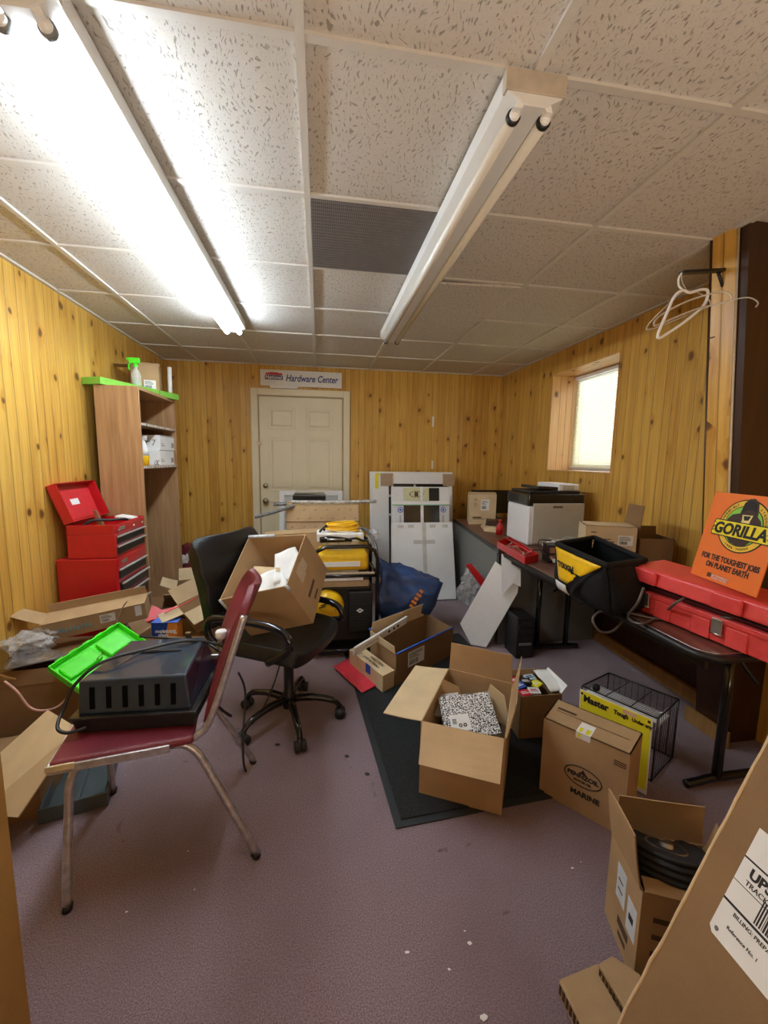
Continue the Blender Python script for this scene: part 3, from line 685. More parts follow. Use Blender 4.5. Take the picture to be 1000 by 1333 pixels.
MB().box((c.x - .0, c.y, c.z + .021), (.27, .19, .012)).build('cover', BLACKG, t, .002)
MB().box((c.x, c.y + .02, c.z - .028), (.30, .2, .045)).build('slip_case', BLACK, t, .002)

# flat carton on its edge behind the office chair load
rim = [V((-.42, 3.15, .80)), V((.02, 3.10, .83)), V((.02, 3.28, .83)), V((-.42, 3.33, .80))]
t = carton('cardboard_box', 'plain brown carton standing between office chair and patterned carton', rim, V((0, 0, -.80)), m=CARD, lid=True)

# ================= LEFT WALL: BOOKCASE, TOOL CHEST =================
t = thing('bookcase', 'oak laminate open bookcase standing against the left pine wall', 'bookcase', (-1.39, 3.56, 0))
bx0, bx1, by0, by1, bz = -1.535, -1.25, 3.185, 3.93, 1.865
for y in (by0, by1 - .018): MB().b2((bx0, y, 0), (bx1, y + .018, bz)).build('side_panel', OAK, t, .001)
MB().b2((bx0, by0 + .018, bz - .02), (bx1, by1 - .018, bz)).build('top_panel', OAK_IN, t)
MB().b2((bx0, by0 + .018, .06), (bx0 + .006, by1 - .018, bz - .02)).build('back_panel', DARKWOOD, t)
EDGE = mat('chipped_edge_tape', (.75, .70, .62), .6, dark=(.18, .12, .08), vscale=45)
for z in (1.60, 1.29, .08):
    s_ = MB().b2((bx0 + .006, by0 + .018, z), (bx1 - .004, by1 - .018, z + .018)).build('shelf', OAK_IN, t)
    MB().b2((bx1 - .004, by0 + .018, z), (bx1 - .001, by1 - .018, z + .018)).build('edge_tape', EDGE, s_)

def lowbox(name, label, cat, o, xd, w_, d, h, m, z=None):
    c = rect(o, xd, w_, d); return block(name, label, cat, c, (0, 0, h), m)
gb = lowbox('flat_green_box', 'long flat lime green box lying on top of the bookcase', 'box', (-1.475, 3.155, bz + .001), (.30, .80), .78, .15, .048, GREEN2)
Fm = frame((-1.475, 3.155, bz + .049), (.30, .80, 0), (-.80, .30, 0)); decal(gb, 'pale_print', Fm, [(.12, .02, .40, .12, 0)], [mat('pale_mint', (.6, .8, .65), .5)])
# spray bottle
sp = V((-1.40, 3.55, bz + .050)); t = thing('spray_bottle', 'clear spray bottle with green trigger head on the lime green box', 'spray bottle', sp)
MB().lathe([(.001, 0), (.034, .001), (.036, .02), (.034, .08), (.028, .11), (.014, .135), (.013, .15)], sp).build('bottle', CLEAR, t)
MB().lathe([(.001, .003), (.032, .004), (.033, .035), (.001, .036)], sp).build('liquid', GREENC, t)
mb = MB(); mb.cyl(sp + V((0, 0, .148)), sp + V((0, 0, .172)), .017, .015); mb.box(sp + V((-.008, .0, .195)), (.075, .026, .042)); mb.box(sp + V((-.052, 0, .205)), (.02, .018, .02)); mb.tube(smooth([sp + V((-.03, 0, .18)), sp + V((-.05, 0, .16)), sp + V((-.048, 0, .125))], 4), .006, 6)
mb.build('trigger_head', GREEN, t, .003)
# box behind on the bookcase + roll
c = rect((-1.47, 3.62, bz + .001), (1, .25), .20, .16)
rim = upz(c, .235); t = carton('cardboard_box', 'open cardboard box with white label on top of the bookcase, behind the spray bottle', rim, (0, 0, -.235), {3: (95, .12), 2: (10, .05)})
labelpaper(t, side(rim, (0, 0, -.235), 0), .09, .05, .085, .07, seed=4)
p0 = V((-1.262, 3.86, bz + .001)); o = MB().cyl(p0, p0 + V((.0, .015, .27)), .017, seg=16).build('paper_roll', WHITE); tag(o, 'white tube standing upright at the far end of the bookcase top', 'tube')
# shelf contents
for k, (y0, z0, h, lab) in enumerate(((3.56, 1.309, .125, 'white printed carton on the bookcase shelf, lower of two'), (3.58, 1.4345, .115, 'white printed carton on the bookcase shelf, upper of two'))):
    c = rect((-1.50, y0, z0), (1, 0), .235, .33); t = block('toner_carton', lab, 'carton', c, (0, 0, h), PAPER, .002, 'white cartons on the bookcase shelf')
    Fm = frame(c[1], (0, 1, 0), (0, 0, 1))
    decal(t, 'print', Fm, [(.0, h - .008, .33, h - .003, 0), (.03, .03, .1, .036, 0), (.03, .045, .08, .05, 0), (.26, .02, .31, .06, 0)], [GREYM])
    Fm = frame(c[0], (1, 0, 0), (0, 0, 1)); decal(t, 'front_print', Fm, [(.02, .03, .12, .037, 0), (.02, .06, .16, .066, 0)], [GREYM])
    if k: text(t, 'numeral', '7', Fm, .07, GREYM, .17, .03)
sp = V((-1.32, 3.40, 1.309)); t = thing('spray_cleaner', 'white spray cleaner bottle with yellow base on the bookcase shelf', 'spray bottle', sp)
MB().lathe([(.001, 0), (.034, .001), (.036, .07), (.035, .075)], sp).build('label_band', YEL, t); MB().lathe([(.035, .075), (.034, .12), (.018, .165), (.014, .19), (.001, .191)], sp).build('bottle', WHITE, t)
MB().box(sp + V((-.005, 0, .208)), (.06, .026, .035)).box(sp + V((-.03, 0, .18)), (.008, .012, .04)).build('trigger_head', WHITE, t, .003)
o = MB().tube(smooth([(-1.30, 3.46, 1.315), (-1.27, 3.50, 1.325), (-1.262, 3.56, 1.318), (-1.275, 3.6, 1.33), (-1.265, 3.66, 1.315)], 6), .003, 6).build('spectacles', BLACK)
bpy.data.objects.remove(o)
t = thing('glasses', 'pair of thin dark glasses at the front of the bookcase shelf', 'glasses', (-1.27, 3.52, 1.309))
for yy in (3.49, 3.545): MB().tube([(-1.270 + .004 * math.sin(k * PI / 6), yy + .023 * math.cos(k * PI / 6), 1.330 + .018 * math.sin(k * PI / 6)) for k in range(12)], .0018, 5, closed=True).build('rim', BLACK, t)

# ---- tool chest ----
cx0, cx1, cy0, cy1 = -1.60, -1.255, 2.73, 3.165
t = thing('rolling_tool_cabinet', 'red steel tool cabinet with black drawers standing on the floor by the left wall', 'tool cabinet', ((cx0 + cx1) / 2, (cy0 + cy1) / 2, 0))
MB().b2((cx0, cy0, .09), (cx1, cy1, .745)).build('body', RED, t, .012, 3)
for x in (cx0 + .05, cx1 - .05):
    for y in (cy0 + .05, cy1 - .05): MB().cyl((x, y - .015, .035), (x, y + .015, .035), .035).b2((x - .015, y - .018, .035), (x + .015, y + .018, .092)).build('caster', RUBBER, t)
def drawer(z0, z1, m, par, pull=True, out=0.0, lab=False):
    d_ = MB().b2((cx1 - .002, cy0 + .025, z0 + .004), (cx1 + .006 + out, cy1 - .02, z1 - .004)).build('drawer', m, par, .002)
    if pull: MB().hexa([V((cx1 + .004 + out, cy0 + .022, z1 - .016)), V((cx1 + .020 + out, cy0 + .022, z1 - .010)), V((cx1 + .020 + out, cy1 - .016, z1 - .010)), V((cx1 + .004 + out, cy1 - .016, z1 - .016))],
                       [V((cx1 + .004 + out, cy0 + .022, z1 - .004)), V((cx1 + .020 + out, cy0 + .022, z1 - .002)), V((cx1 + .020 + out, cy1 - .016, z1 - .002)), V((cx1 + .004 + out, cy1 - .016, z1 - .004))]).build('drawer_pull', ALU, d_)
    if lab: MB().b2((cx1 + .006, cy0 + .055, z0 + .022), (cx1 + .009, cy0 + .125, z0 + .046)).build('badge', STEEL, d_, .001)
    return d_
drawer(.675, .74, RED, t, False, 0, True)
for z0, z1, o_ in ((.60, .672, 0), (.515, .585, .012), (.415, .50, .006), (.30, .395, .01)): drawer(z0, z1, BLACK, t, True, o_)
drawer(.12, .285, BLACK, t, True, 0)
tc0 = cx0 + .075
t = thing('tool_chest', 'open red tool chest with raised lid sitting on the red tool cabinet', 'tool chest', ((tc0 + cx1) / 2, (cy0 + cy1) / 2, .746))
mb = MB(); mb.b2((tc0, cy0, .747), (cx1, cy1, .895)); 
mb.b2((tc0, cy0, .8955), (tc0 + .006, cy1, .955)).b2((cx1 - .006, cy0, .8955), (cx1, cy1, .955)).b2((tc0 + .006, cy0, .8955), (cx1 - .006, cy0 + .006, .955)).b2((tc0 + .006, cy1 - .006, .8955), (cx1 - .006, cy1, .955))
mb.build('body', RED, t, .003)
drawer(.890, .952, RED, t, False, 0, True)
for yy in (cy0 + .04, cy0 + .25, cy1 - .05): MB().lathe([(.001, 0), (.008, .001), (.008, .006), (.001, .008)], (cx1 + .006, yy, .915), 12, 0, (1, 0, 0)).build('rivet', STEEL, t)
for z0, z1 in ((.825, .885), (.76, .822)): drawer(z0, z1, BLACK, t)
# lid: shallow tray leaning back
h0 = V((tc0 - .004, cy0, .957)); ld = V((-.085, 0, .235)).normalized(); ln_ = V((ld.z, 0, -ld.x)) * -1
Ml = Matrix(((0, ld.x, ln_.x, h0.x), (1, ld.y, ln_.y, h0.y), (0, ld.z, ln_.z, h0.z), (0, 0, 0, 1))); LW = cy1 - cy0; LH = .25; LD = .055
mb = MB(Ml); mb.b2((0, 0, 0), (LW, LH, .004)); mb.b2((0, 0, -LD), (.005, LH, 0)).b2((LW - .005, 0, -LD), (LW, LH, 0)).b2((.005, LH - .005, -LD), (LW - .005, LH, 0)).b2((.005, 0, -LD), (LW - .005, .005, 0))
lid_ = mb.build('lid', RED, t, .002)
MB(Ml).b2((.03, .02, -.006), (LW - .03, LH - .04, -.001)).build('lid_liner', mat('lid_inner_red', (.62, .03, .04), .35), lid_)
MB(Ml).b2((.15, .11, -.0075), (.24, .15, -.0065)).build('sticker', PAPER, lid_)
# things in the chest
p = V((-1.40, 2.90, .957)); t = thing('pliers', 'pair of pliers with a grey head lying in the open red tool chest', 'pliers', (-1.43, 2.9, .9))
MB().hexa([p + V((-.02, -.012, -.055)), p + V((.02, -.012, -.055)), p + V((.02, .012, -.055)), p + V((-.02, .012, -.055))], [p + V((-.055, -.004, .07)), p + V((-.03, -.004, .07)), p + V((-.03, .004, .07)), p + V((-.055, .004, .07))]).build('jaws', STEEL, t, .002)
for s_ in (-1, 1): MB().tube(smooth([p + V((0, 0, -.05)), p + V((.05, s_ * .05, -.052)), p + V((.11, s_ * .06, -.054))], 4), .008, 6).build('handle', BLACK, t)
o = MB().slab([(-1.375, 3.01, .9735), (-1.265, 3.01, .9585), (-1.265, 3.10, .9585), (-1.375, 3.12, .9735)], .010).build('booklet', PAPER); tag(o, 'small white booklet lying across the front lip of the red tool chest', 'booklet')
cable('black_strap', 'black strap crossing the near corner of the open red chest', [(-1.50, 2.80, .90), (-1.44, 2.84, .965), (-1.35, 2.90, .962), (-1.29, 2.98, .955), (-1.31, 3.05, .91)], .009, BLACK, cat='strap')
o = MB().box((-1.46, 2.79, .905), (.06, .04, .018), Matrix.Rotation(.4, 3, 'Z')).build('yellow_tag', YELB); tag(o, 'small yellow and white tag inside the open red chest', 'tag')

# flowers by the back wall
MAR = mat('dark_red_petals', (.16, .012, .02), .8); PET = mat('white_petals', (.75, .73, .70), .8)
for k, (x, y) in enumerate(((-1.38, 4.42), (-1.15, 4.44))):
    t = thing('flower_bunch', ['white and dark red artificial flowers on the floor beside the bookcase', 'white and dark red artificial flowers on the floor behind the office chair back'][k], 'artificial flowers', (x, y, 0), 'artificial flower bunches')
    MB().lathe([(.001, 0), (.07, .001), (.085, .16), (.08, .2), (.001, .201)], (x, y, 0), 16).build('pot', MAR, t)
    for j, (dx, dy, zz, m) in enumerate(((-.05, -.02, .26, MAR), (.05, -.03, .27, MAR), (0, -.04, .33, PET), (-.06, 0, .37, PET), (.06, 0, .36, PET), (0, 0, .43, MAR), (.04, .02, .44, MAR))):
        crumple('bloom', (x + dx, y + dy, zz), .055, m, j + k * 9, amp=.5, parent=t, freq=4, lev=2)

# ================= HEAP OF CARTONS BY THE TOOL CABINET =================
def rimz(pxs, z): return [Z(x, y, z) for x, y in pxs]
def ct(label, pxs, z, h, flaps=None, m=None, **k): 
    rim = rimz(pxs, z); return carton('cardboard_box', label, rim, (0, 0, -h), flaps, m, **k), rim
c = rect((-1.12, 3.34, .34), (.95, .25), .27, .27); rim = c
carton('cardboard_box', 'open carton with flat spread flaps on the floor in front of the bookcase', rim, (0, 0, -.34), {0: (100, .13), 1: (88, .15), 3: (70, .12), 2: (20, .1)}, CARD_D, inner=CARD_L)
o = MB().patch(quadpatch((-1.08, 3.36, .352), (-.96, 3.41, .355), (-1.00, 3.50, .358), (-1.10, 3.46, .354), 6, .006, 20)).build('crumpled_paper', PAPER); tag(o, 'crumpled white paper on the open carton below the bookcase', 'paper')
c = rect((-1.12, 3.03, .30), (.90, .25), .19, .18)
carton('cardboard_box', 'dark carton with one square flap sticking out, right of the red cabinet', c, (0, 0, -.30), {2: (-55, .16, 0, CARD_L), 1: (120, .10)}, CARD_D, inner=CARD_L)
c = rect((-.84, 3.16, .22), (.95, .2), .16, .14)
carton('cardboard_box', 'small carton with upright light flap behind the office chair back', c, (0, 0, -.20), {2: (-8, .13), 3: (60, .1)}, CARD, inner=CARD_L)
# tilted carton and tray carton with packets
rim = [Y(226, 803, 2.86), Y(264, 818, 2.80), Y(285, 792, 3.02), Y(250, 775, 3.10)]
o_ = V((-.90, 2.80, .24)); x_ = V((.16, .10, .10)); y_ = V((-.10, .18, 0)); dn = x_.cross(y_).normalized() * -.17
rim = [o_ + V((0, 0, .10)), o_ + x_ * 1.1 + V((0, 0, .06)), o_ + x_ * 1.1 + y_ + V((0, 0, .06)), o_ + y_ + V((0, 0, .10))]
carton('cardboard_box', 'tilted light carton resting in the low tray carton near the office chair', rim, dn, {0: (150, .10, 0, CARD_L), 3: (80, .13, 0, CARD_L), 2: (15, .12, 0, CARD_L)}, CARD, inner=CARD_L)
c = [V((-1.16, 2.70, .24)), V((-.70, 2.64, .24)), V((-.66, 2.95, .24)), V((-1.10, 3.0, .24))]
tr_c = carton('cardboard_box', 'low brown tray carton holding packets, behind the blue-black machine', c, (0, 0, -.239), {1: (12, .07), 3: (35, .12)}, CARD)
# packets in it
c = rect((-1.085, 2.755, .175), (.99, -.05), .16, .09)
t = block('filter_box', 'blue and orange packet reading moisture XL in the low tray carton', 'packet', c, (0, 0, .13), ORINK, .001)
NAV = mat('packet_navy', (.015, .05, .22), .45); BLP = mat('packet_blue', (.10, .22, .75), .4)
Fm = frame(c[0], c[1] - c[0], (0, 0, 1)); Fp = mat('packet_white_text', (.85, .85, .85), .5)
Fm = Fm @ Matrix.Translation((0, 0, -.0)); 
o = MB(frame(c[0] , c[1] - c[0], (0, 0, 1))); o.slab([(0, .0, .0005), (.075, .0, .0005), (.105, .13, .0005), (0, .13, .0005)], .0012, 0, V((0, 0, 1))); o.build('navy_panel', NAV, t)
o = MB(); o.slab([c[0] + V((-.002, -.002, .131)), c[1] + V((.002, -.002, .131)), c[2] + V((.002, .0, .131)), c[3] + V((0, 0, .131))], .002); o.build('blue_top', BLP, t)
text(t, 'lettering', 'moisture', Fm, .034, Fp, .022, .062, bold=.0008, lift=.0022)
text(t, 'size_mark', 'XL', Fm, .034, Fp, .118, .056, bold=.0008, lift=.0022)
text(t, 'second_line', 'alert', Fm, .034, Fp, .040, .035, bold=.0008, lift=.0022)
mb = MB(); cen = V((-1.09, 2.90, .31))
prof = [(-.09, .05), (-.02, .07), (.02, .03), (.10, .035), (.12, 0), (.03, -.04), (-.04, -.035), (-.09, -.045)]
Mx = frame(cen, (.9, .3, .05), (-.1, .55, .6)); mb = MB(Mx); mb.slab([(a_, b_, 0) for a_, b_ in prof], .03, 0, V((0, 0, 1)))
t = thing('red_tool_case', 'coral red plastic case piece lying behind the moisture XL packet', 'plastic case', cen - V((0, 0, .05))); mb.build('shell', PINKR, t, .006)
MB(Mx).box((.05, .0, .004), (.10, .012, .01), Matrix.Rotation(.3, 3, 'Z')).build('stripe', PAPER, t)
cable('string', 'red and white cord draped over the tilted light carton', [(-1.04, 2.86, .33), (-.98, 2.90, .35), (-.92, 2.93, .37), (-.86, 2.95, .40)], .004, REDP)

# long flat carton lying in front of the tool cabinet
a = Y(53, 814, 2.50); b_ = Y(186, 784, 2.68)
a0 = V((-1.555, 2.42, .32)); 
rim = [Y(53, 812, 2.42), Y(178, 784, 2.64), Y(187, 782, 2.66) + V((0.01, .16, .02)), Y(53, 812, 2.42) + V((-.01, .17, .06))]
rim = [Y(54, 814, 2.40), Y(188, 785, 2.60), Y(188, 785, 2.60) + V((-.02, .11, .03)), Y(54, 814, 2.40) + V((-.03, .11, .03))]
D = V((.0, .03, -.105))
t = carton('long_flat_carton', 'long flat brown carton with white label lying in front of the red cabinet', rim, D, {2: (5, .05), 3: (60, .16)}, CARD, lid=True, inner=CARD)
Fm = side(rim, D, 0); Lw = (rim[1] - rim[0]).length
labelpaper(t, Fm, Lw * .52, .035, .075, .055, seed=9)
decal(t, 'end_sticker', Fm, [(Lw * .88, .03, Lw * .95, .10, 0)], [PAPER])
mk = MB(Fm)
for k in range(9): mk.box((.06 + k * .018, .045 + .006 * math.sin(k * 2.1), .001), (.012, .024, .001))
mk.build('blue_stamp', mat('faded_blue_stamp', (.22, .42, .50), .7), t)
cable('thin_cord', 'thin brown cord lying across the long flat carton', [Y(140, 842, 2.32), Y(150, 815, 2.38), Y(160, 795, 2.55) + V((0, 0, .02)), Y(166, 786, 2.62) + V((0, 0, .015))], .004, INKB)
# supporting cartons underneath
rim = [V((-1.57, 2.36, .285)), V((-1.14, 2.42, .285)), V((-1.16, 2.64, .285)), V((-1.57, 2.64, .285))]
carton('cardboard_box', 'dark closed carton on the floor beneath the long flat carton', rim, (0, 0, -.285), m=CARD_D, lid=True)
rim = [V((-1.49, 1.98, .34)), V((-1.14, 2.02, .30)), V((-1.12, 2.32, .30)), V((-1.52, 2.32, .34))]
rim = [V((-1.50, 2.00, .32)), V((-1.13, 2.04, .32)), V((-1.15, 2.33, .32)), V((-1.52, 2.33, .32))]
t = carton('cardboard_box', 'brown open carton full of cords behind the tan cardboard sheet', rim, (0, 0, -.32), {0: (-6, .07), 1: (40, .12)}, CARD_D)
for k in range(4):
    r_ = random.Random(k + 3); pts = [(-1.45 + r_.random() * .26, 2.08 + r_.random() * .2, .22 + r_.random() * .12) for _ in range(6)]
    cable('coiled_cord', 'tangled dark red cord among others inside the open carton of cords', pts, .006, mat('dusky_pink_cord', (.35, .14, .12), .5) if k % 2 else MAR, group='cords in the open carton')
cable('pink_cord', 'pinkish cord hanging in a loop over the carton of cords', [Y(6, 887, 1.92), Y(22, 900, 1.90), Y(38, 920, 1.9), Y(55, 925, 1.9), Y(75, 920, 1.95), Y(90, 905, 2.0)], .005, mat('pink_cord', (.62, .34, .28), .5))
# dark glossy clamshell sheet with clear bag above
mb = MB(); mb.slab([Y(4, 872, 1.98), Y(98, 852, 2.08), Y(70, 846, 2.3), Y(30, 838, 2.34), Y(6, 862, 2.2)], .004); o = mb.build('dark_plastic_sheet', mat('smoky_plastic', (.10, .10, .105), .12, coat=.5, var=.6, vscale=14, bump=.6, bscale=12))
tag(o, 'smoky dark plastic sheet lying over the carton of cords', 'plastic sheet')
o = crumple('clear_plastic_bag', Y(35, 838, 2.30), .10, FILM, 3, (1.0, .7, .55), .55, None, 2.4); tag(o, 'crumpled clear plastic bag on the smoky sheet at the left', 'plastic bag')
o = crumple('clear_plastic_bag', Y(52, 828, 2.42), .07, FILM, 8, (1.0, .7, .7), .55, None, 2.4); tag(o, 'small crumpled clear bag resting against the end of the long flat carton', 'plastic bag')

# bright green case lid
A = Y(62, 873, 1.98); Bq = Y(150, 817, 2.26); Dq = Y(99, 918, 1.86)
gx = Bq - A; gy = A - Dq; gy = gy - gx.normalized() * gy.dot(gx.normalized()); gw = gx.length * 1.06; gh = gy.length
Mg = frame(A - gy, gx, gy)
t = thing('green_organizer_lid', 'bright green plastic organizer lid tilted up behind the blue-black machine', 'organizer lid', A - gy)
mb = MB(Mg); mb.b2((0, 0, -.01), (gw, gh, 0)); wl = .007; hh = .03
mb.b2((0, 0, 0), (gw, wl, hh)).b2((0, gh - wl, 0), (gw, gh, hh)).b2((0, wl, 0), (wl, gh - wl, hh)).b2((gw - wl, wl, 0), (gw, gh - wl, hh)); mb.build('tray', GREEN, t, .004)
mb = MB(Mg); mb.b2((gw * .06, gh * .50, .0), (gw * .50, gh * .86, .018)); mb.b2((gw * .56, gh * .40, .0), (gw * .90, gh * .86, .022)).b2((gw * .10, gh * .16, 0), (gw * .40, gh * .42, .012)); mb.build('raised_compartment', GREEN, t, .006)
for k in range(5): MB(Mg).b2((gw * (.10 + .18 * k), gh - .001, .004), (gw * (.10 + .18 * k) + .035, gh + .008, .026)).build('rim_tab', GREEN, t, .003)

# tan cardboard sheet leaning at far left, and black tray below the chair
mb = MB(); mb.slab([Y(23, 1064, 1.46), Y(101, 948, 1.60), Y(62, 924, 1.80), Y(0, 980, 1.72), Y(-30, 1060, 1.50)], .005); o = mb.build('cardboard_sheet', CARD_L); tag(o, 'large pale tan cardboard sheet leaning down left of the chair', 'cardboard sheet')
rim = [V((-1.45, 1.52, .16)), V((-1.06, 1.60, .16)), V((-1.12, 1.92, .16)), V((-1.50, 1.85, .16))]
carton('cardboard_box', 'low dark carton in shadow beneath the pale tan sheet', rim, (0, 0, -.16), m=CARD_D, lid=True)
o_ = V((-1.045, 1.555, .002)); xd = V((.96, .28, 0)); c = rect(o_, xd, .22, .34)
t = thing('plastic_tray', 'black plastic tray on the carpet beneath the chair with maroon seat', 'tray', sum(c, V()) / 4)
Mt = frame(o_, xd, (-xd.y, xd.x, 0)); mb = MB(Mt); w_, d_, h_ = .22, .34, .06
TRB = mat('grey_black_tray', (.07, .085, .088), .3, bump=.1)
mb.b2((0, 0, 0), (w_, d_, .006)); 
for a_, b2_ in (((0, 0), (w_, .01)), ((0, d_ - .01), (w_, d_)), ((0, .01), (.01, d_ - .01)), ((w_ - .01, .01), (w_, d_ - .01))): mb.b2((a_[0], a_[1], .006), (b2_[0], b2_[1], h_))
mb.build('tray_body', TRB, t, .004); MB(Mt).b2((.10, .05, .006), (.115, d_ - .05, .022)).build('divider', TRB, t, .003)

# ================= CHAIR WITH MAROON SEAT =================
Mc = rotm((-.768, 1.222, 0), 9.9)
t = thing('metal_frame_chair', 'old metal-frame chair with cracked maroon vinyl seat and back in the foreground', 'chair', (-.55, 1.45, 0))
wd = .47
for y in (0, wd):
    pts = smooth([(0, y, .012), (.004, y + (.05 if y == 0 else -.02), .25), (.015, y + (.075 if y == 0 else -.04), .385), (.075, y + (.08 if y == 0 else -.045), .424), (.28, y + (.08 if y == 0 else -.045), .427), (.36, y + (.075 if y == 0 else -.04), .40), (.43, y + (.055 if y == 0 else -.03), .27), (.555, y, .012)], 6)
    MB(Mc).tube(pts, .0125, 10).build('leg_frame', CHROME, t)
for y in (0, wd):
    for x in (0, .555): MB(Mc).cyl((x, y, 0), (x + (.004 if x == 0 else -.008), y, .02), .0138).build('foot_cap', BLACK, t)
yo = (.045, wd - .03)
for y in yo:
    pts = smooth([(-.01, y, .447), (.15, y, .449), (.32, y, .452), (.385, y, .470), (.425, y, .53), (.50, y, .75), (.535, y, .86)], 6)
    MB(Mc).tube(pts, .0115, 10).build('side_rail', CHROME, t)
for x in (.08, .30): MB(Mc).tube([(x, .08, .424), (x, wd - .04, .424)], .008, 8).build('cross_bar', CHROME, t)
MB(Mc).b2((-.022, .02, .452), (.37, wd - .02, .480)).build('seat', MAROON, t, .012, 4)
MB(Mc).b2((-.026, .016, .444), (-.018, wd - .016, .474)).b2((-.018, .014, .444), (.30, .022, .470)).build('seat_edge_trim', CHROME, t, .002)
MB(Mc).b2((-.0275, .02, .455), (.045, .0133, .472)).build('masking_tape', mat('cream_tape', (.62, .50, .30), .6), t)
# backrest: a curved rounded pad from just above the seat to the top
g = []; NY, NZ = 12, 18
for i in range(NZ + 1):
    s_ = i / NZ; z = .50 + .435 * s_; x = .395 + .155 * s_ + .02 * math.sin(s_ * PI) * -1
    wtop = 1 - max(0, (s_ - .80) / .20) ** 2 * .42; row = []
    for j in range(NY + 1):
        q = (j / NY - .5); y = (yo[0] + yo[1]) / 2 + q * (yo[1] - yo[0] - .026) * wtop
        row.append(V((x + .03 * (1 - (2 * q) ** 2) , y, z)))
    g.append(row)
MB(Mc).patch(g, 0, True, .026).build('backrest', MAROON, t, .004)

# machine on the seat
Mm = rotm((-.790, 1.368, .4815), -1.5)
t = thing('vented_machine', 'blue-black plastic machine with six vent slots sitting on the maroon chair seat', 'machine', (-.6, 1.53, .4815))
mw, md = .372, .345
MB(Mm).hexa([V((.004, .004, 0)), V((mw - .004, .004, 0)), V((mw - .004, md, 0)), V((.004, md, 0))], [V((-.004, -.004, .052)), V((mw + .004, -.004, .052)), V((mw + .004, md + .004, .052)), V((-.004, md + .004, .052))]).build('base_tray', BLACK, t, .004)
MB(Mm).b2((-.010, -.010, .050), (mw + .010, md + .010, .060)).build('rim', BLACKG, t, .004)
MB(Mm).hexa([V((.010, .008, .058)), V((mw - .012, .008, .058)), V((mw - .012, md - .01, .058)), V((.010, md - .01, .058))], [V((.014, .018, .172)), V((mw - .026, .018, .176)), V((mw - .050, md - .04, .182)), V((.050, md - .04, .178))]).build('hood', BLUEB, t, .007, 3)
for k in range(6):
    x = .055 + k * .050
    MB(Mm).hexa([V((x - .008, .0072, .078)), V((x + .008, .0072, .078)), V((x + .008, .03, .078)), V((x - .008, .03, .078))], [V((x - .008, .0132, .150)), V((x + .008, .0132, .150)), V((x + .008, .05, .150)), V((x - .008, .05, .150))]).build('vent_slot', mat('slot_black', (.002, .002, .002), .9, spec=.1), t, .001, 1)
MB(Mm).b2((.10, .19, .1795), (.27, .200, .1835)).build('top_slot', INK, t); 
MB(Mm).tube([(.09, .10, .1770), (.13, .19, .1800)], .0015, 5).build('scratch_line', GREYM, t)
mb = MB(Mm); mb.b2((mw - .03, .30, .09), (mw + .03, .315, .105)).b2((mw + .018, .26, .06), (mw + .03, .315, .15)).cyl((mw + .022, .28, .15), (mw + .022, .28, .19), .006); cl = mb.build('clamp', STEEL, t, .002)
MB(Mm).lathe([(.001, 0), (.02, .001), (.022, .008), (.022, .026), (.018, .032), (.001, .033)], (mw + .022, .28, .185), 16).build('clamp_knob', WHITE, cl)
mb = MB(Mm); mb.b2((.24, .33, .12), (.26, .345, .19)); mb.build('latch_post', mat('brass', (.55, .4, .2), .3, 1), t, .002)
pts = [Mm @ V(q) for q in ((.045, -.012, .03), (.0, -.03, .026), (-.035, -.02, .04), (-.045, .03, .07), (-.02, .06, .14), (.05, .10, .195), (.15, .18, .195), (.26, .24, .195), (.36, .28, .165), (.415, .26, .14), (.43, .18, .10), (.41, .10, .04), (.42, .14, -.03), (.44, .20, -.10))]
c_ = MB().tube(smooth(pts, 8), .0055, 8).build('power_cord', BLACK, t)
pts = [Mm @ V(q) for q in ((.40, .26, .13), (.30, .33, .155), (.18, .35, .16), (.05, .37, .165))]
MB().tube(smooth(pts, 6), .005, 7).build('lead', BLACK, t)
cable('hanging_plug_cord', 'black cord with plug hanging behind the maroon chair down to the carpet', [(-.36, 1.80, .43), (-.345, 1.86, .30), (-.34, 1.76, .16), (-.335, 1.72, .06), (-.325, 1.715, .012)], .005, BLACK)
o = MB().box((-.322, 1.708, .012), (.022, .045, .02)).build('plug', BLACK); bpy.data.objects.remove(o)

# ================= OFFICE CHAIR =================
oc = V((-.165, 2.09, 0)); t = thing('office_chair', 'black leather swivel office chair loaded with an open cardboard box', 'office chair', oc)
for (px_, py_) in ((316, 919), (313, 971), (392, 981), (441, 933), (395, 898)):
    f_ = Z(px_, py_, 0); d_ = (f_ - oc).normalized(); e = oc + d_ * .27
    MB().tube(smooth([oc + V((0, 0, .115)) + d_ * .03, oc + d_ * .12 + V((0, 0, .120)), oc + d_ * .23 + V((0, 0, .098)), e + V((0, 0, .062))], 5), [.020] * 6 + [.017] * 5 + [.014] * 5, 8).build('base_leg', BLACKG, t)
    q = V((-d_.y, d_.x, 0)); c_ = MB()
    for s_ in (-1, 1): c_.cyl(e + q * s_ * .006 + V((0, 0, .027)), e + q * s_ * .026 + V((0, 0, .027)), .027, seg=16)
    c_.build('caster', RUBBER, t)
MB().lathe([(.001, .07), (.032, .071), (.034, .15), (.026, .16), (.026, .36), (.05, .38), (.05, .40), (.001, .401)], oc, 20).build('gas_lift', BLACK, t)
nf = V((.88, -.47, 0)).normalized(); sd = V((nf.y, -nf.x, 0))  # forward, near side
sc_ = V((-.20, 2.19, 0)); Ms = frame(sc_ + V((0, 0, .375)), nf, -sd)
MB(Ms).b2((-.12, -.10, -.03), (.12, .10, .0)).build('seat_plate', BLACK, t)
g = []
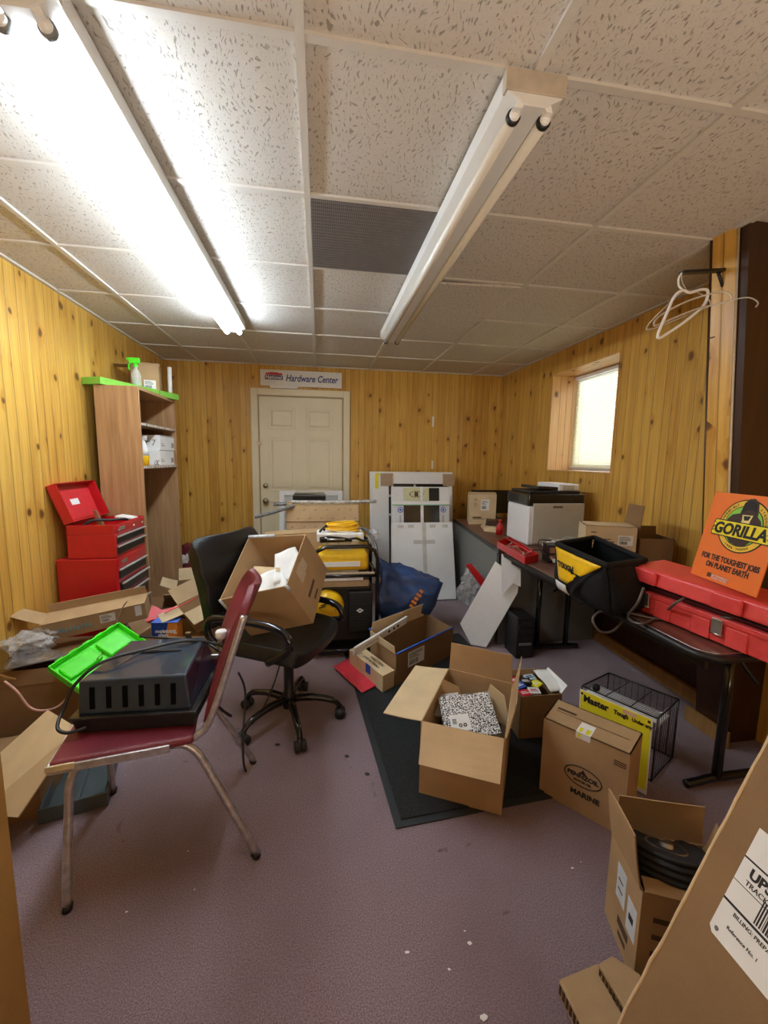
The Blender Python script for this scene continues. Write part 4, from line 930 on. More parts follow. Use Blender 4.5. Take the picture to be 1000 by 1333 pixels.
for i in range(13):
    row = []
    for j in range(13):
        u, v = i / 12 * 2 - 1, j / 12 * 2 - 1; sq = 1 - .08 * (abs(u) ** 4 + abs(v) ** 4)
        row.append(V((u * .265 * sq, v * .265 * sq, .075 + .03 * (abs(v) ** 3) - .02 * max(0, u) ** 3 - .03 * max(0, -u) * 0)))
    g.append(row)
MB(Ms).patch(g, 0, True, .075).build('seat', LEATHER, t, .012, 3)
bb = sc_ - nf * .345; up_ = (V((0, 0, 1)) - nf * .20).normalized(); Mb = frame(bb + V((0, 0, .50)), -sd, up_)
g = []
for i in range(17):
    s_ = i / 16; row = []
    for j in range(15):
        u = j / 14 * 2 - 1; ww = .245 * (1 - .10 * (1 - s_)) * (1 - .22 * max(0, (s_ - .8) / .2) ** 2.5)
        zf = .045 - .03 * u * u + .016 * math.cos((s_ * 3.2) * 2 * PI) * .5 * (1 - abs(u) ** 3) + .012 * math.sin(s_ * PI)
        row.append(V((u * ww, s_ * .44 - .02 * (u ** 4) * (s_ > .9), zf)))
    g.append(row)
MB(Mb).patch(g, 0, True, .085).build('backrest', LEATHER, t, .014, 3)
MB().tube(smooth([sc_ - nf * .10 + V((0, 0, .385)), bb - nf * .06 + V((0, 0, .42)), bb - nf * .07 + V((0, 0, .60))], 5), .022, 8, flat=.5).build('back_bracket', BLACK, t)
for s_ in (1, -1):
    b0 = sc_ + sd * s_ * .285; h_ = .59 if s_ > 0 else .53
    pts = smooth([b0 - nf * .12 + V((0, 0, .42)), b0 - nf * .24 + V((0, 0, .50)), b0 - nf * .22 + V((0, 0, h_)), b0 - nf * .05 + V((0, 0, h_ + .015)), b0 + nf * .17 + V((0, 0, h_)), b0 + nf * .22 + V((0, 0, h_ - .08)), b0 + nf * .10 + V((0, 0, .42))], 7)
    MB().tube(pts, .019, 10).build('armrest', BLACKG, t)
cable('lever_cable', 'thin black cord hanging beneath the office chair seat', [oc + V((-.03, -.02, .36)), oc + V((-.08, -.03, .2)), oc + V((-.14, -.05, .08)), oc + V((-.2, -.03, .01))], .004, BLACK)

# open carton on the office chair
Fc = [Y(286, 781, 2.02), Y(373, 763, 1.96), Y(398, 696, 2.36), Y(324, 699, 2.42)]
e1 = (Fc[1] - Fc[0]); e2 = (Fc[3] - Fc[0]); D = e2.cross(e1).normalized() * .27; D = D + V((.045, -.02, 0))
rim = Fc
t = carton('cardboard_box', 'tilted open cardboard box of white paper sitting on the black office chair', rim, D, None, CARD)
Fm = side(rim, D, 1); decal(t, 'shipping_label', Fm, [(.12, .17, .20, .25, 0), (.20, .18, .26, .24, 0)], [mat('tan_label', (.60, .46, .32), .6)])
decal(t, 'print', Fm, [(.10, .08, .24, .10, 0), (.14, .03, .22, .045, 0)], [INKB])
cn = sum(rim, V()) / 4
FO = mat('foil_tape', (.55, .57, .60), .35, var=.2, vscale=40)
for (a_, b2_, ww) in ((rim[3], rim[3] + (rim[2] - rim[3]) * .45, .018), (rim[0], rim[0] + D * .3, .012), (rim[1], rim[1] + D * .12, .014)):
    MB().tube([a_, b2_], ww * .6, 8).build('tape', FO, t)
for k, (fx, fy, dd, s_, l_) in enumerate(((.45, .35, .95, .065, 'largest white packing paper sheet, front of the carton on the office chair'), (.62, .65, .85, .055, 'folded white packing paper at the far end of the carton on the office chair'))):
    p = rim[0] + e1 * fx + e2 * fy + D * dd * .5
    w_ = V((.085, .03, .03)); h_ = V((-.02, .07, .06))
    o = MB().patch(quadpatch(p - w_ - h_, p + w_ - h_, p + w_ * .7 + h_, p - w_ * .6 + h_, 10, .02, 9, k * 5)).build('packing_paper', PAPER); tag(o, l_, 'paper', 'packing paper in the tilted carton')
p = rim[0] + e1 * .3 + e2 * .45 + D * .35
o = MB().slab([p + V((-.06, -.03, -.03)), p + V((.10, .0, -.02)), p + V((.09, .05, .04)), p + V((-.05, .06, .05))], .004).build('card_divider', CARD_L); tag(o, 'light cardboard divider under the papers in the carton on the office chair', 'cardboard divider')

# ================= GENERATOR =================
gx0, gx1, gy0, gy1 = -.04, .395, 2.74, 3.14
t = thing('portable_generator', 'black portable generator with yellow tank in a tube frame', 'generator', ((gx0 + gx1) / 2, (gy0 + gy1) / 2, 0))
def fr(pts, r=.014): MB().tube(smooth(pts, 5), r, 8).build('frame_tube', BLACKG, t)
for y in (gy0, gy1):
    MB().tube([(gx0, y, .03), (gx0, y, .70), (gx0 + .02, y, .76), (gx0 + .08, y, .79), (gx1 - .08, y, .79), (gx1 - .02, y, .76), (gx1, y, .70), (gx1, y, .03)], .014, 8).build('frame_loop', BLACKG, t)
for x in (gx0, gx1):
    for z in (.04, .58): MB().tube([(x, gy0, z), (x, gy1, z)], .012, 8).build('frame_rail', BLACKG, t)
for z in (.05, .585): MB().tube([(gx0, gy0, z), (gx1, gy0, z)], .012, 8).build('frame_rail', BLACKG, t)
MB().tube(smooth([(gx1 - .16, gy1 - .05, .84), (gx1 - .06, gy1 - .10, .86), (gx1 - .01, gy0 + .12, .80), (gx1 + .0, gy0 + .02, .72)], 6), .012, 8).build('lift_handle', mat('scuffed_tube', (.10, .10, .10), .3, var=.5), t)
tk = MB().b2((gx0 + .03, gy0 + .02, .615), (gx1 - .06, gy1 - .03, .735)).build('fuel_tank', YEL, t, .03, 4)
MB().b2((gx0 + .06, gy0 + .015, .648), (gx1 - .12, gy0 + .0205, .682)).build('tank_label', PAPER, tk)
MB().b2((gx0 + .12, gy0 + .15, .736), (gx1 - .16, gy0 + .25, .739)).build('tank_top_label', PAPER, tk)
MB().b2((gx0 + .02, gy0 + .004, .595), (gx1 - .02, gy0 + .018, .607)).build('tan_strip', BEIGE, t)
MB().b2((gx0 + .03, gy0 - .004, .555), (gx1 - .10, gy0 + .003, .592)).build('warning_label', PAPER, t)
MB().b2((gx0 + .03, gy0 + .0, .510), (gx1 - .06, gy0 + .02, .552)).build('tan_panel', mat('tan_board', (.42, .28, .14), .6), t)
MB().b2((gx0 + .03, gy0 + .05, .09), (gx1 - .03, gy1 - .04, .50)).build('engine_block', BLACK, t, .02, 3)
pn = MB().b2((gx1 - .20, gy0 + .01, .17), (gx1 - .03, gy0 + .05, .47)).build('louvred_cover', BLACK, t, .012, 3)
mb = MB()
for k in range(9): mb.b2((gx1 - .185, gy0 + .004, .20 + k * .022), (gx1 - .045, gy0 + .011, .211 + k * .022))
mb.build('louvre', BLACK, pn)
dc = V((gx1 - .12, gy0 + .0, .335)); mb = MB()
a4 = [(-.026, 0), (0, -.017), (.026, 0), (0, .017)]; b4 = [(-.011, 0), (0, -.007), (.011, 0), (0, .007)]
for k in range(4):
    k2 = (k + 1) % 4; mb.slab([dc + V((a4[k][0], 0, a4[k][1])), dc + V((a4[k2][0], 0, a4[k2][1])), dc + V((b4[k2][0], 0, b4[k2][1])), dc + V((b4[k][0], 0, b4[k][1]))], .003, 0, V((0, -1, 0)))
mb.build('diamond_badge', WHITE, pn)
rc = V((.055, gy0 - .01, .37)); r_ = MB().lathe([(.001, -.04), (.075, -.03), (.108, 0), (.112, .05), (.105, .06)], rc, 28, 0, (0, 1, 0)).build('recoil_cover', YEL, t)
for k in range(5):
    for s_ in (-1, 1): MB().box(rc + V((s_ * (.028 + .012 * (k % 2)), -.034 + .003 * k, .035 - k * .018)), (.045, .012, .006), Matrix.Rotation(s_ * .25, 3, 'Y')).build('air_slot', INK, r_)
MB().b2((gx0 + .02, gy0 + .02, .02), (gx1 - .02, gy1 - .02, .045)).build('base_plate', BLACK, t)
# on top of it
c = rect((-.02, 2.86, .806), (1, 0), .33, .20); t = block('white_box', 'flat white box with yellow mark on top of the generator frame', 'box', c, (0, 0, .05), PAPER)
Fm = frame(c[0], (1, 0, 0), (0, 0, 1)); decal(t, 'yellow_mark', Fm, [(.27, .006, .30, .03, 0)], [YELB]); decal(t, 'print', Fm, [(.03, .012, .10, .020, 0)], [GREYM])
t = thing('air_tool', 'black hand tool with grey nozzle lying in front of the white box on the generator', 'hand tool', (.1, 2.80, .805))
MB().tube([(0.0, 2.80, .827), (.06, 2.80, .832), (.14, 2.80, .828), (.22, 2.81, .82)], [.02, .024, .02, .012], 12).build('tool_body', BLACKG, t); MB().tube([(.05, 2.775, .835), (.17, 2.78, .833)], .006, 8).build('nozzle', STEEL, t)
MB().tube(smooth([(.20, 2.80, .83), (.25, 2.80, .835), (.30, 2.82, .815), (.33, 2.85, .81)], 5), .008, 8).build('hose', BLACK, t)
YC = mat('yellow_cord', (.88, .50, .01), .4, bump=.2)
cc = V((.165, 2.96, .862)); pts = []
rr = random.Random(2)
for k in range(6 * 22):
    a_ = k / 22 * 2 * PI; lay = k / (6 * 22); rx = .100 + .022 * math.sin(k * .11); pts.append(cc + V((rx * math.cos(a_) + .004 * math.sin(k), .062 * math.sin(a_), .008 + lay * .055 + .012 * math.sin(k * .19))))
o = MB().tube(pts, .0078, 7).build('extension_lead', YC); tag(o, 'coiled yellow extension cord on the white box above the generator', 'extension cord')
cable('cord_end', 'short black cord end tucked beside the yellow coil', [(.0, 2.93, .862), (.02, 2.92, .885), (.05, 2.94, .905), (.03, 2.96, .866)], .008, BLACK)
o = crumple('clear_film', (.40, 3.06, .80), .055, FILM, 5, (.8, .9, 1.0), .5, None, 2.5); tag(o, 'crumpled clear film hanging on the right corner of the generator frame', 'plastic film')

# ================= BLUE TARPAULIN BAG =================
pts = [Y(493, 724, 3.12), Y(536, 736, 3.20), Y(571, 752, 3.10), Y(573, 760, 2.98), Y(548, 786, 2.86), Y(500, 745, 2.95), Y(494, 785, 2.88), V((.47, 2.92, .0)), V((.80, 2.96, .0)), V((.88, 3.15, .04)), V((.52, 3.35, 0)), V((.80, 3.38, 0)), Y(560, 747, 3.25)]
o = hull('tarpaulin_bag', pts, BLUET, None, .045, 7, 5.0, 4); tag(o, 'slumped navy blue tarpaulin bag on the floor before the white carton', 'bag')
a = Y(551, 768, 2.86); b_ = Y(535, 792, 2.84); Fm = frame(b_, a - b_, Y(556, 792, 2.84) - b_)
mb = MB(Fm); L_ = (a - b_).length
for k in range(5): mb.box((L_ * (.1 + .2 * k), .0, .02), (L_ * .13, .03 + .01 * (k % 2), .004))
mb.build('printed_lettering', ORINK, o)

# ================= FLOOR MAT, RED FILM, SMALL CARTON =================
mo = V((.277, 1.354, 0)); xd = V((1, .075, 0)).normalized(); yd = V((-.072, 1, 0)).normalized()
Mm_ = frame(mo, xd, yd); t = thing('floor_mat', 'black carpet mat lying on the mauve carpet under the cartons', 'mat', mo)
MB(Mm_).b2((0, 0, .001), (.95, 1.60, .006)).build('rubber_edge', mat('mat_rubber', (.018, .022, .024), .6), t, .002)
MB(Mm_).b2((.03, .03, .006), (.92, 1.57, .011)).build('pile', MATB, t)
pp = [Z(434, 868, .004), Z(463, 850, .03), Z(499, 886, .004), Z(471, 902, .004)]
pp = [Z(434, 868, .020), Z(463, 852, .024), Z(500, 888, .020), Z(471, 902, .018)]
o = MB().patch(quadpatch(pp[0], pp[3], pp[2], pp[1], 10, .004, 7, 2)).build('red_envelope', REDL); tag(o, 'shiny red plastic envelope lying on the carpet by the corner of the mat', 'envelope')
MB().tube([pp[0] * .93 + pp[1] * .07 + V((0, 0, .006)), pp[3] * .93 + pp[2] * .07 + V((0, 0, .006))], .0025, 6).build('seam', PINKR, o)
zm = .012
N_ = V((.454, 2.31, zm)); Rr = V((.93, 2.66, zm)); Lq = V((.33, 2.58, zm)); Kq = Rr + Lq - N_
base = [N_, Rr, Kq, Lq]; hB = .20
rim = [p + V((0, 0, hB)) for p in base]
t = carton('cardboard_box', 'brown open carton with blue tape edging on the black mat', rim, (0, 0, -hB), {2: (-4, .10, 0, CARD_L), 3: (10, .05)}, CARD_D, inner=CARD_L)
MB().tube([rim[0] + V((0, 0, .003)), rim[1] + V((0, 0, .003))], .006, 6).build('blue_tape', BLUE, t)
MB().tube([rim[3] + V((-.01, 0, .052)), rim[2] + V((0, 0, .06))], .006, 6).build('blue_tape', BLUE, t)
labelpaper(t, side(rim, (0, 0, -hB), 0), .11, .075, .16, .10, seed=12)
dv = (Lq - N_).normalized(); ev = (Rr - N_).normalized()
b0 = N_ - ev * .0 + V((-.045, -.03, 0)); 
c = [V((.438, 2.225, zm)), V((.452, 2.302, zm)), V((.318, 2.575, zm)), V((.262, 2.53, zm))]
c = [Z(514, 893, zm), V((.449, 2.304, zm)), V((.325, 2.585, zm)), Z(468, 860, zm)]
q0 = Z(514, 893, zm); q3 = Z(470, 858, zm); off = V((.0, 0, 0)); 
c = [q3, q0, q0 + ev * .10 + V((.0, .0, 0)), q3 + ev * .10]
c = [p - ev * .105 for p in c]
t = block('printed_carton', 'light beige carton with black print and blue tape against the blue-edged carton', 'carton', c, (0, 0, .105), CARD_L, .002)
Fm = frame(c[0] + V((0, 0, .105)), c[1] - c[0], c[3] - c[0]); Lc = (c[1] - c[0]).length
text(t, 'lettering', 'THESE ITEMS', Fm, .030, INK, .16, .055, sx=.9); text(t, 'second_line', 'LOVE MATERIALS', Fm, .026, INK, .13, .025, sx=.9)
for k in range(4): decal(t, 'small_print', Fm @ Matrix.Translation((.0, .0, 0)), [(.04, .018 + .018 * k, .10, .024 + .018 * k, 0)], [INKB]) if k < 2 else None
Fs = frame(c[0], c[1] - c[0], (0, 0, 1)); decal(t, 'blue_tape', Fs, [(Lc * .52, .045, Lc * .66, .105, 0)], [BLUE])
a = Y(462, 850, 2.34); b_ = Y(530, 808, 2.70); ax = (b_ - a)
Mw = frame(a + V((0, 0, -.0)), ax, V((.1, -.2, 1))); L_ = ax.length
t = thing('power_strip', 'white plastic strip with three round black marks leaning in the blue-edged carton', 'plastic strip', a)
MB(Mw).b2((0, -.025, -.015), (L_, .035, .0)).build('body', WHITE, t, .004)
for q in (.62, .72, .80): MB(Mw).lathe([(.001, 0), (.011, .0005), (.010, .003), (.001, .0035)], (L_ * q, .005, 0), 14).build('round_mark', INK, t)
mb = MB(Mw); mb.b2((L_ * .18, .0, 0), (L_ * .40, .004, .001)); mb.build('print_line', GREYM, t)

# ================= LARGE OPEN CARTON WITH SPECKLED BOX =================
zb = .012
rim = [V((.402, 1.50, .33)), V((.697, 1.35, .33)), V((.91, 1.72, .33)), V((.645, 1.90, .33))]; D = V((0, 0, -.318))
t = carton('cardboard_box', 'large open cardboard box with all flaps out at the end of the black mat', rim, D, {0: (152, .15, 0, CARD_L), 1: (14, .15), 2: (2, .14), 3: (98, .17, 0, CARD_L)}, CARD)
o = MB().box((.655, 1.62, .090), (.27, .33, .14), Matrix.Rotation(-.49, 3, 'Z')).build('inner_dark_carton', BLACK, None, .003); tag(o, 'black carton lying low inside the large open cardboard box', 'carton')
pS = V((.66, 1.56, .215)); MS = frame(pS - V((.135, .03, .0)), (.96, -.10, .10), (.05, .78, .42))
t = thing('speckled_carton', 'black and white speckled carton with white label inside the large open box', 'carton', pS)
MB(MS).b2((0, 0, -.028), (.235, .19, 0)).build('body', SPECK, t, .002); decal(t, 'label', MS, [(.03, .03, .115, .10, 0)], [PAPER])
mb = MB(MS)
for x in (.072, .092): mb.tube([(x + .006 * math.cos(k * PI / 5), .052 + .006 * math.sin(k * PI / 5), .0015) for k in range(10)], .002, 5, closed=True)
for k in range(4): mb.b2((.040, .060 + k * .006, .0008), (.058, .063 + k * .006, .0014))
mb.build('label_print', INK, t)
for k, (p, q, lab) in enumerate((((.60, 1.74, .19), (.08, -.03), 'grey-brown cardboard divider at the back of the speckled carton, left one'), ((.80, 1.66, .19), (.05, -.06), 'tan cardboard divider standing right of the speckled carton'))):
    p = V(p); q = V((q[0], q[1], 0)); o = MB().slab([p - q, p + q, p + q * .6 + V((0, .02, .13)), p - q * .3 + V((0, .02, .16))][::-1], .004).build('cardboard_divider', CARD_L if k else CARD); tag(o, lab, 'cardboard divider')
o = MB().slab([(.505, 1.68, .23), (.60, 1.62, .25), (.64, 1.73, .30), (.54, 1.77, .27)], .010).build('silver_packet', mat('silver_card', (.5, .5, .5), .3)); tag(o, 'small silvery packet behind the speckled carton', 'packet')

# ================= CARTON WITH COLOURED PACKETS =================
c = rect((.975, 1.755, .012), (1, -.02), .215, .20); rim = upz([V((p.x, p.y, 0)) for p in c], .235)
t = carton('cardboard_box', 'dark carton of colourful packets standing between the large open box and oval-logo box', rim, (0, 0, -.223), {2: (5, .03), 1: (40, .05, 0, PAPER)}, CARD_D, inner=CARD)
cols = [((.75, .04, .05), 'red'), ((.05, .12, .5), 'blue'), ((.02, .02, .02), 'black'), ((.85, .7, .02), 'yellow'), ((.8, .8, .78), 'white'), ((.45, .6, .75), 'pale blue'), ((.7, .03, .06), 'crimson')]
pos = [(.03, .155, .02), (.035, .10, .3), (.085, .13, -.1), (.135, .11, .5), (.085, .045, -.15), (.125, .165, .1), (.03, .035, .1)]
for k, ((cl, cn_), (x, y, rz)) in enumerate(zip(cols, pos)):
    Mq = frame(c[0] + V((x + .012, y + .01, .215 + .003 * (k % 3))), (math.cos(rz), math.sin(rz), .06 * (k % 2)), (-math.sin(rz), math.cos(rz), .15))
    t = thing('small_packet', '%s printed packet in the dark carton, %s' % (cn_, ['back left corner', 'beside the left wall', 'near the middle', 'near the right flap', 'front middle, with red print', 'back right', 'front left corner'][k]), 'packet', Mq.to_translation())
    MB(Mq).b2((-.026, -.022, -.012), (.03, .024, 0)).build('pack', mat(cn_.replace(' ', '_') + '_print', cl, .4), t, .0015)
    decal(t, 'print', Mq, [(-.018, -.006, .022, -.001, 0), (-.018, .004, .014, .009, 0)], [RED if k == 4 else (PAPER if k != 5 else INK)])
o = MB().patch(quadpatch(c[1] + V((-.05, .02, .232)), c[1] + V((.03, .03, .235)), c[2] + V((.03, -.02, .252)), c[2] + V((-.05, .0, .245)), 8, .01, 16, 3)).build('white_leaflet', PAPER); tag(o, 'crumpled white leaflet at the right rim of the carton of packets', 'leaflet')

# ================= OVAL-LOGO OIL CARTON =================
rim = [V((.912, 1.450, .335)), V((1.118, 1.195, .335)), V((1.245, 1.305, .335)), V((1.045, 1.567, .335))]; D = V((0, 0, -.334))
rim[1] = V((1.108, 1.205, .335))
t = carton('cardboard_box', 'closed brown carton printed with an oval logo, in front of the yellow sign', rim, D, None, CARD, lid=True)
Fm = side(rim, D, 0); Wc = (rim[1] - rim[0]).length; cx, cy = Wc * .52, .155
mb = MB(Fm); mb.tube([(cx + .068 * math.cos(k * PI / 18), cy + .040 * math.sin(k * PI / 18), .0005) for k in range(36)], .0022, 4, closed=True); mb.build('oval_outline', INK, t)
mb = MB(Fm); mb.slab([(cx - .016, cy + .012, .0008), (cx + .016, cy + .012, .0008), (cx + .006, cy + .022, .0008), (cx, cy + .032, .0008), (cx - .006, cy + .022, .0008)], .001, 0, V((0, 0, 1))); mb.build('bell_mark', INK, t)
text(t, 'logo_lettering', 'PENNZOIL', Fm, .024, INK, cx, cy - .006, 'CENTER', bold=.001); text(t, 'logo_line', 'MOTOR OIL', Fm, .012, INK, cx, cy - .024, 'CENTER', bold=.0006)
text(t, 'lettering', 'MARINE', Fm, .030, INK, cx + .012, cy - .082, 'CENTER', bold=.0012)
for k in range(3): decal(t, 'small_print', Fm, [(Wc * .84, .285 - k * .008, Wc * .97, .289 - k * .008, 0)], [INKB])
e_ = (rim[1] - rim[0]).normalized(); tb = rim[0] * .60 + rim[1] * .40
Ft = frame(rim[0] + V((0, 0, .001)), e_, rim[3] - rim[0]); 
decal(t, 'yellow_white_label', Ft, [(Wc * .40, -.002, Wc * .57, .075, 0), (Wc * .42, .006, Wc * .46, .035, 1), (Wc * .50, .004, Wc * .55, .038, 1)], [PAPER, YELB])
decal(t, 'label_fold', Fm, [(Wc * .40, .31, Wc * .57, .3355, 0), (Wc * .42, .315, Wc * .46, .33, 1)], [PAPER, YELB])
decal(t, 'lid_seam', Ft, [(.02, .085, Wc - .02, .088, 0), (Wc * .06, .10, Wc * .30, .115, 0)], [INKB])
# yellow Master sign card behind it
A = Z(756, 897, .355); Bq = Z(853, 938, .355)
A = V((1.145, 1.600, .362)); Bq = V((1.332, 1.338, .362))
A = Z(757, 897, .36); Bq = Z(852, 937, .36)
dn = V((.012, .012, -.345)); Fm = frame(A + dn, Bq - A, -dn); Wm = (Bq - A).length; Hm = dn.length
t = thing('display_card', 'yellow display card reading Master Tough standing behind the oval-logo carton', 'display card', (A + Bq) / 2 + dn)
MB(Fm).b2((0, 0, 0), (Wm, Hm, .004)).build('board', PAPER, t)
decal(t, 'yellow_band', Fm @ Matrix.Translation((0, 0, .004)), [(0.004, 0.02, Wm - .004, Hm - .002, 0)], [YELB])
F2 = Fm @ Matrix.Translation((0, 0, .0046)); text(t, 'lettering', 'Master', F2, .044, INK, .018, Hm - .048, bold=.0018, sx=.85); text(t, 'second_lettering', 'Tough', F2, .026, INK, .145, Hm - .044, bold=.0012, sx=.85)
text(t, 'third_lettering', 'Under any', F2, .022, INK, .215, Hm - .044, bold=.0008, sx=.8)
decal(t, 'pale_sticker', F2, [(Wm * .62, Hm - .024, Wm * .80, Hm - .008, 0)], [mat('pale_red_print', (.75, .45, .38), .6)])
for x in (.010, Wm - .012): MB(F2).lathe([(.001, 0), (.006, .0005), (.001, .002)], (x, Hm - .016, 0), 12).build('eyelet', INK, t)
# wire basket
bt = [V((1.262, 1.705, .30)), V((1.425, 1.425, .30)), V((1.640, 1.540, .30)), V((1.480, 1.800, .30))]; dB = V((0, 0, -.292))
t = thing('wire_basket', 'black wire basket rack standing behind the yellow display card', 'wire basket', sum(bt, V()) / 4 + dB)
WB = mat('black_wire', (.012, .012, .013), .35)
for i in range(4):
    a, b_ = bt[i], bt[(i + 1) % 4]; MB().tube([a + dB, a], .004, 6).build('corner_post', WB, t)
    for q in (0, 1): MB().tube([a + dB * q, b_ + dB * q], .0035, 6).build('rim_wire', WB, t)
mb = MB()
for k in range(1, 16):
    s_ = k / 16; mb.tube([bt[0] * (1 - s_) + bt[3] * s_, bt[1] * (1 - s_) + bt[2] * s_], .0016, 5)
for s_ in (.33, .66): mb.tube([bt[0] * (1 - s_) + bt[1] * s_ - V((0, 0, .003)), bt[3] * (1 - s_) + bt[2] * s_ - V((0, 0, .003))], .0024, 5)
mb.build('wire_grid', WB, t)
mb = MB()
for i in (1, 2):
    a, b_ = bt[i], bt[(i + 1) % 4]
    for k in range(1, 11): mb.tube([a.lerp(b_, k / 11) , a.lerp(b_, k / 11) + dB], .0015, 5)
mb.build('side_wires', WB, t)
mb = MB(); a, b_ = bt[0] + V((.04, .03, -.05)), bt[1] + V((.04, .03, -.05)); mb.slab([a, b_, b_ + V((.10, .05, 0)), a + V((.10, .05, 0))], .003); o = mb.build('white_card_strip', PAPER); tag(o, 'white card strip lying inside the wire basket', 'card')
mb = MB(); a = bt[1].lerp(bt[2], .35) + V((-.01, .03, -.11)); mb.slab([a, a + V((.12, .065, 0)), a + V((.12, .065, .06)), a + V((0, 0, .06))], .003); o = mb.build('white_card_strip', PAPER); tag(o, 'white card standing against the right end inside the wire basket', 'card')
o = crumple('spring_clip', V((1.30, 1.655, .318)), .018, BLACK, 2, amp=.2, lev=2); tag(o, 'black plastic clip on the top wires of the basket', 'clip')

# ================= CARTON WITH TYRE =================
hT = .28; rim = rimz([(836, 1163), (904, 1180), (926, 1108), (798, 1083)], hT); 
rim[1] = rim[0] + (rim[1] - rim[0]).normalized() * .13 ; 
rim = [V((.822, .812, hT)), V((.965, .748, hT)), V((1.105, .905, hT)), V((.868, .985, hT))]
t = carton('cardboard_box', 'open carton holding a black grooved tyre in the lower right foreground', rim, (0, 0, -hT + .001), {2: (2, .12), 1: (14, .09), 3: (12, .15), 0: (-80, .04)}, CARD)
Fm = side(rim, (0, 0, -hT), 3); Wt = (rim[0] - rim[3]).length
decal(t, 'shipping_label', Fm, [(Wt * .30, .13, Wt * .58, .235, 0), (Wt * .66, .10, Wt * .92, .20, 0), (Wt * .35, .16, Wt * .50, .165, 1), (Wt * .35, .19, Wt * .50, .195, 1), (Wt * .72, .14, Wt * .85, .16, 1)], [mat('pale_blue_label', (.68, .74, .80), .6), INK])
decal(t, 'print', Fm, [(Wt * .42, .06, Wt * .75, .085, 0), (Wt * .46, .03, Wt * .7, .045, 0)], [INKB])
Fm = side(rim, (0, 0, -hT), 0); decal(t, 'front_print', Fm, [(.03, .05 + .05 * k, .12, .065 + .05 * k, 0) for k in range(4)], [INKB])
tc_ = Z(868, 1126, .255); ax = V((.20, .34, .9)).normalized()
t = thing('tyre', 'black ribbed rubber tyre with silver hub sticking out of the foreground carton', 'tyre', tc_)
prof = [(.050, -.040), (.075, -.048), (.094, -.046)]
for k in range(6):
    z_ = -.042 + k * .0165; prof += [(.100 + .004 * math.sin((k + .5) / 6 * PI), z_), (.104 + .005 * math.sin((k + .5) / 6 * PI), z_ + .004), (.104 + .005 * math.sin((k + .5) / 6 * PI), z_ + .009), (.099 + .004 * math.sin((k + .5) / 6 * PI), z_ + .013)]
prof += [(.096, .052), (.076, .056), (.052, .046)]
MB().lathe(prof, tc_, 48, 0, ax).build('tread', RUBBER, t)
MB().lathe([(.001, .030), (.028, .032), (.034, .030), (.046, .034), (.054, .046), (.050, .050), (.042, .040), (.020, .040), (.017, .055), (.001, .056)], tc_, 28, 0, ax).build('rim', STEEL, t)
# folded cardboard insert
cI = [Z(727, 1274, .05), Z(757, 1335, .05), Z(850, 1345, .05), Z(832, 1268, .05), Z(797, 1243, .05)]
cI = [Z(727, 1274, .05), Z(762, 1345, .05), Z(812, 1316, .05), Z(783, 1258, .05)]
mb = MB(); mb.slab([Z(727, 1274, .05), Z(762, 1345, .05), Z(840, 1350, .05), Z(800, 1300, .05), Z(779, 1252, .05)], .046)
t = thing('folded_cardboard', 'folded corrugated cardboard insert on the carpet at the foot of the tyre carton', 'cardboard', Z(780, 1300, 0)); mb.build('lower_fold', CARD, t, .006, 3)
mb = MB(); mb.slab([Z(779, 1254, .075), Z(816, 1316, .075), Z(850, 1330, .075), Z(834, 1268, .075), Z(797, 1243, .075)], .022); mb.build('upper_fold', CARD, t, .004)
COR = mat('corrugation_shadow', (.07, .035, .015), .9)
for p, q, n_, zz in ((Z(729, 1277, .05), Z(757, 1333, .05), 6, .030), (Z(781, 1258, .075), Z(813, 1312, .075), 7, .02)):
    for k in range(n_):
        a_ = p.lerp(q, (k + .25) / n_); b2_ = p.lerp(q, (k + .7) / n_); dr = (q - p).normalized(); nn_ = V((-dr.y, dr.x, 0)); nn_ = nn_ if nn_.x < 0 else -nn_
        MB().slab([a_ + V((0, 0, -.004)) + nn_ * .002, b2_ + V((0, 0, -.004)) + nn_ * .002, b2_ + V((0, 0, -zz)) + nn_ * .002, a_ + V((0, 0, -zz)) + nn_ * .002], .002).build('corrugation_slot', COR, t)

# ================= FOREGROUND CARTON WITH SHIPPING LABEL =================
e_ = (CR * .465 + CU * .885).normalized(); d_ = (CR * .055 - CU * .03 - FWD * .72); d_ = (d_ - e_ * d_.dot(e_)).normalized()
nA = e_.cross(d_).normalized(); nA = nA if nA.dot(CR) > 0 else -nA
P0 = CAM + ray(770, 1400) * .80
def hit(x, y, P=P0, n=nA): r_ = ray(x, y); return CAM + r_ * ((P - CAM).dot(n) / r_.dot(n))
E2 = P0; E1 = E2 + e_ * .86
dep = (E2.z - .004) / abs(nA.z)
rim = [E2, E1, E1 + nA * dep, E2 + nA * dep]
D = d_ * .40
low = min((p + q_).z for p in rim for q_ in (D, V()))
if low < .002: rim = [E2, E1, E1 + nA * (dep - (.002 - low) / abs(nA.z)), E2 + nA * (dep - (.002 - low) / abs(nA.z))]
t = carton('cardboard_box', 'brown carton with a white UPS shipping label in the lower right corner', rim, D, None, CARD_D, inner=CARD)
MB().tube(smooth([E2.lerp(E1, k / 24) + V((R.uniform(-.0015, .0015), R.uniform(-.0015, .0015), R.uniform(-.001, .0015))) for k in range(25)], 2), .0028, 5).build('torn_edge', CARD_L, t)
up_l = (E1 - E2).normalized(); xl = D.normalized(); O_ = hit(922, 1207); top_ = hit(990, 1078); Hh = (top_ - O_).dot(up_l); O_ = O_ - nA * .0005
Fl = frame(O_, xl, up_l); 
if (Fl.to_3x3() @ V((0, 0, 1))).dot(FWD) > 0: print('label flipped')
lw = .20
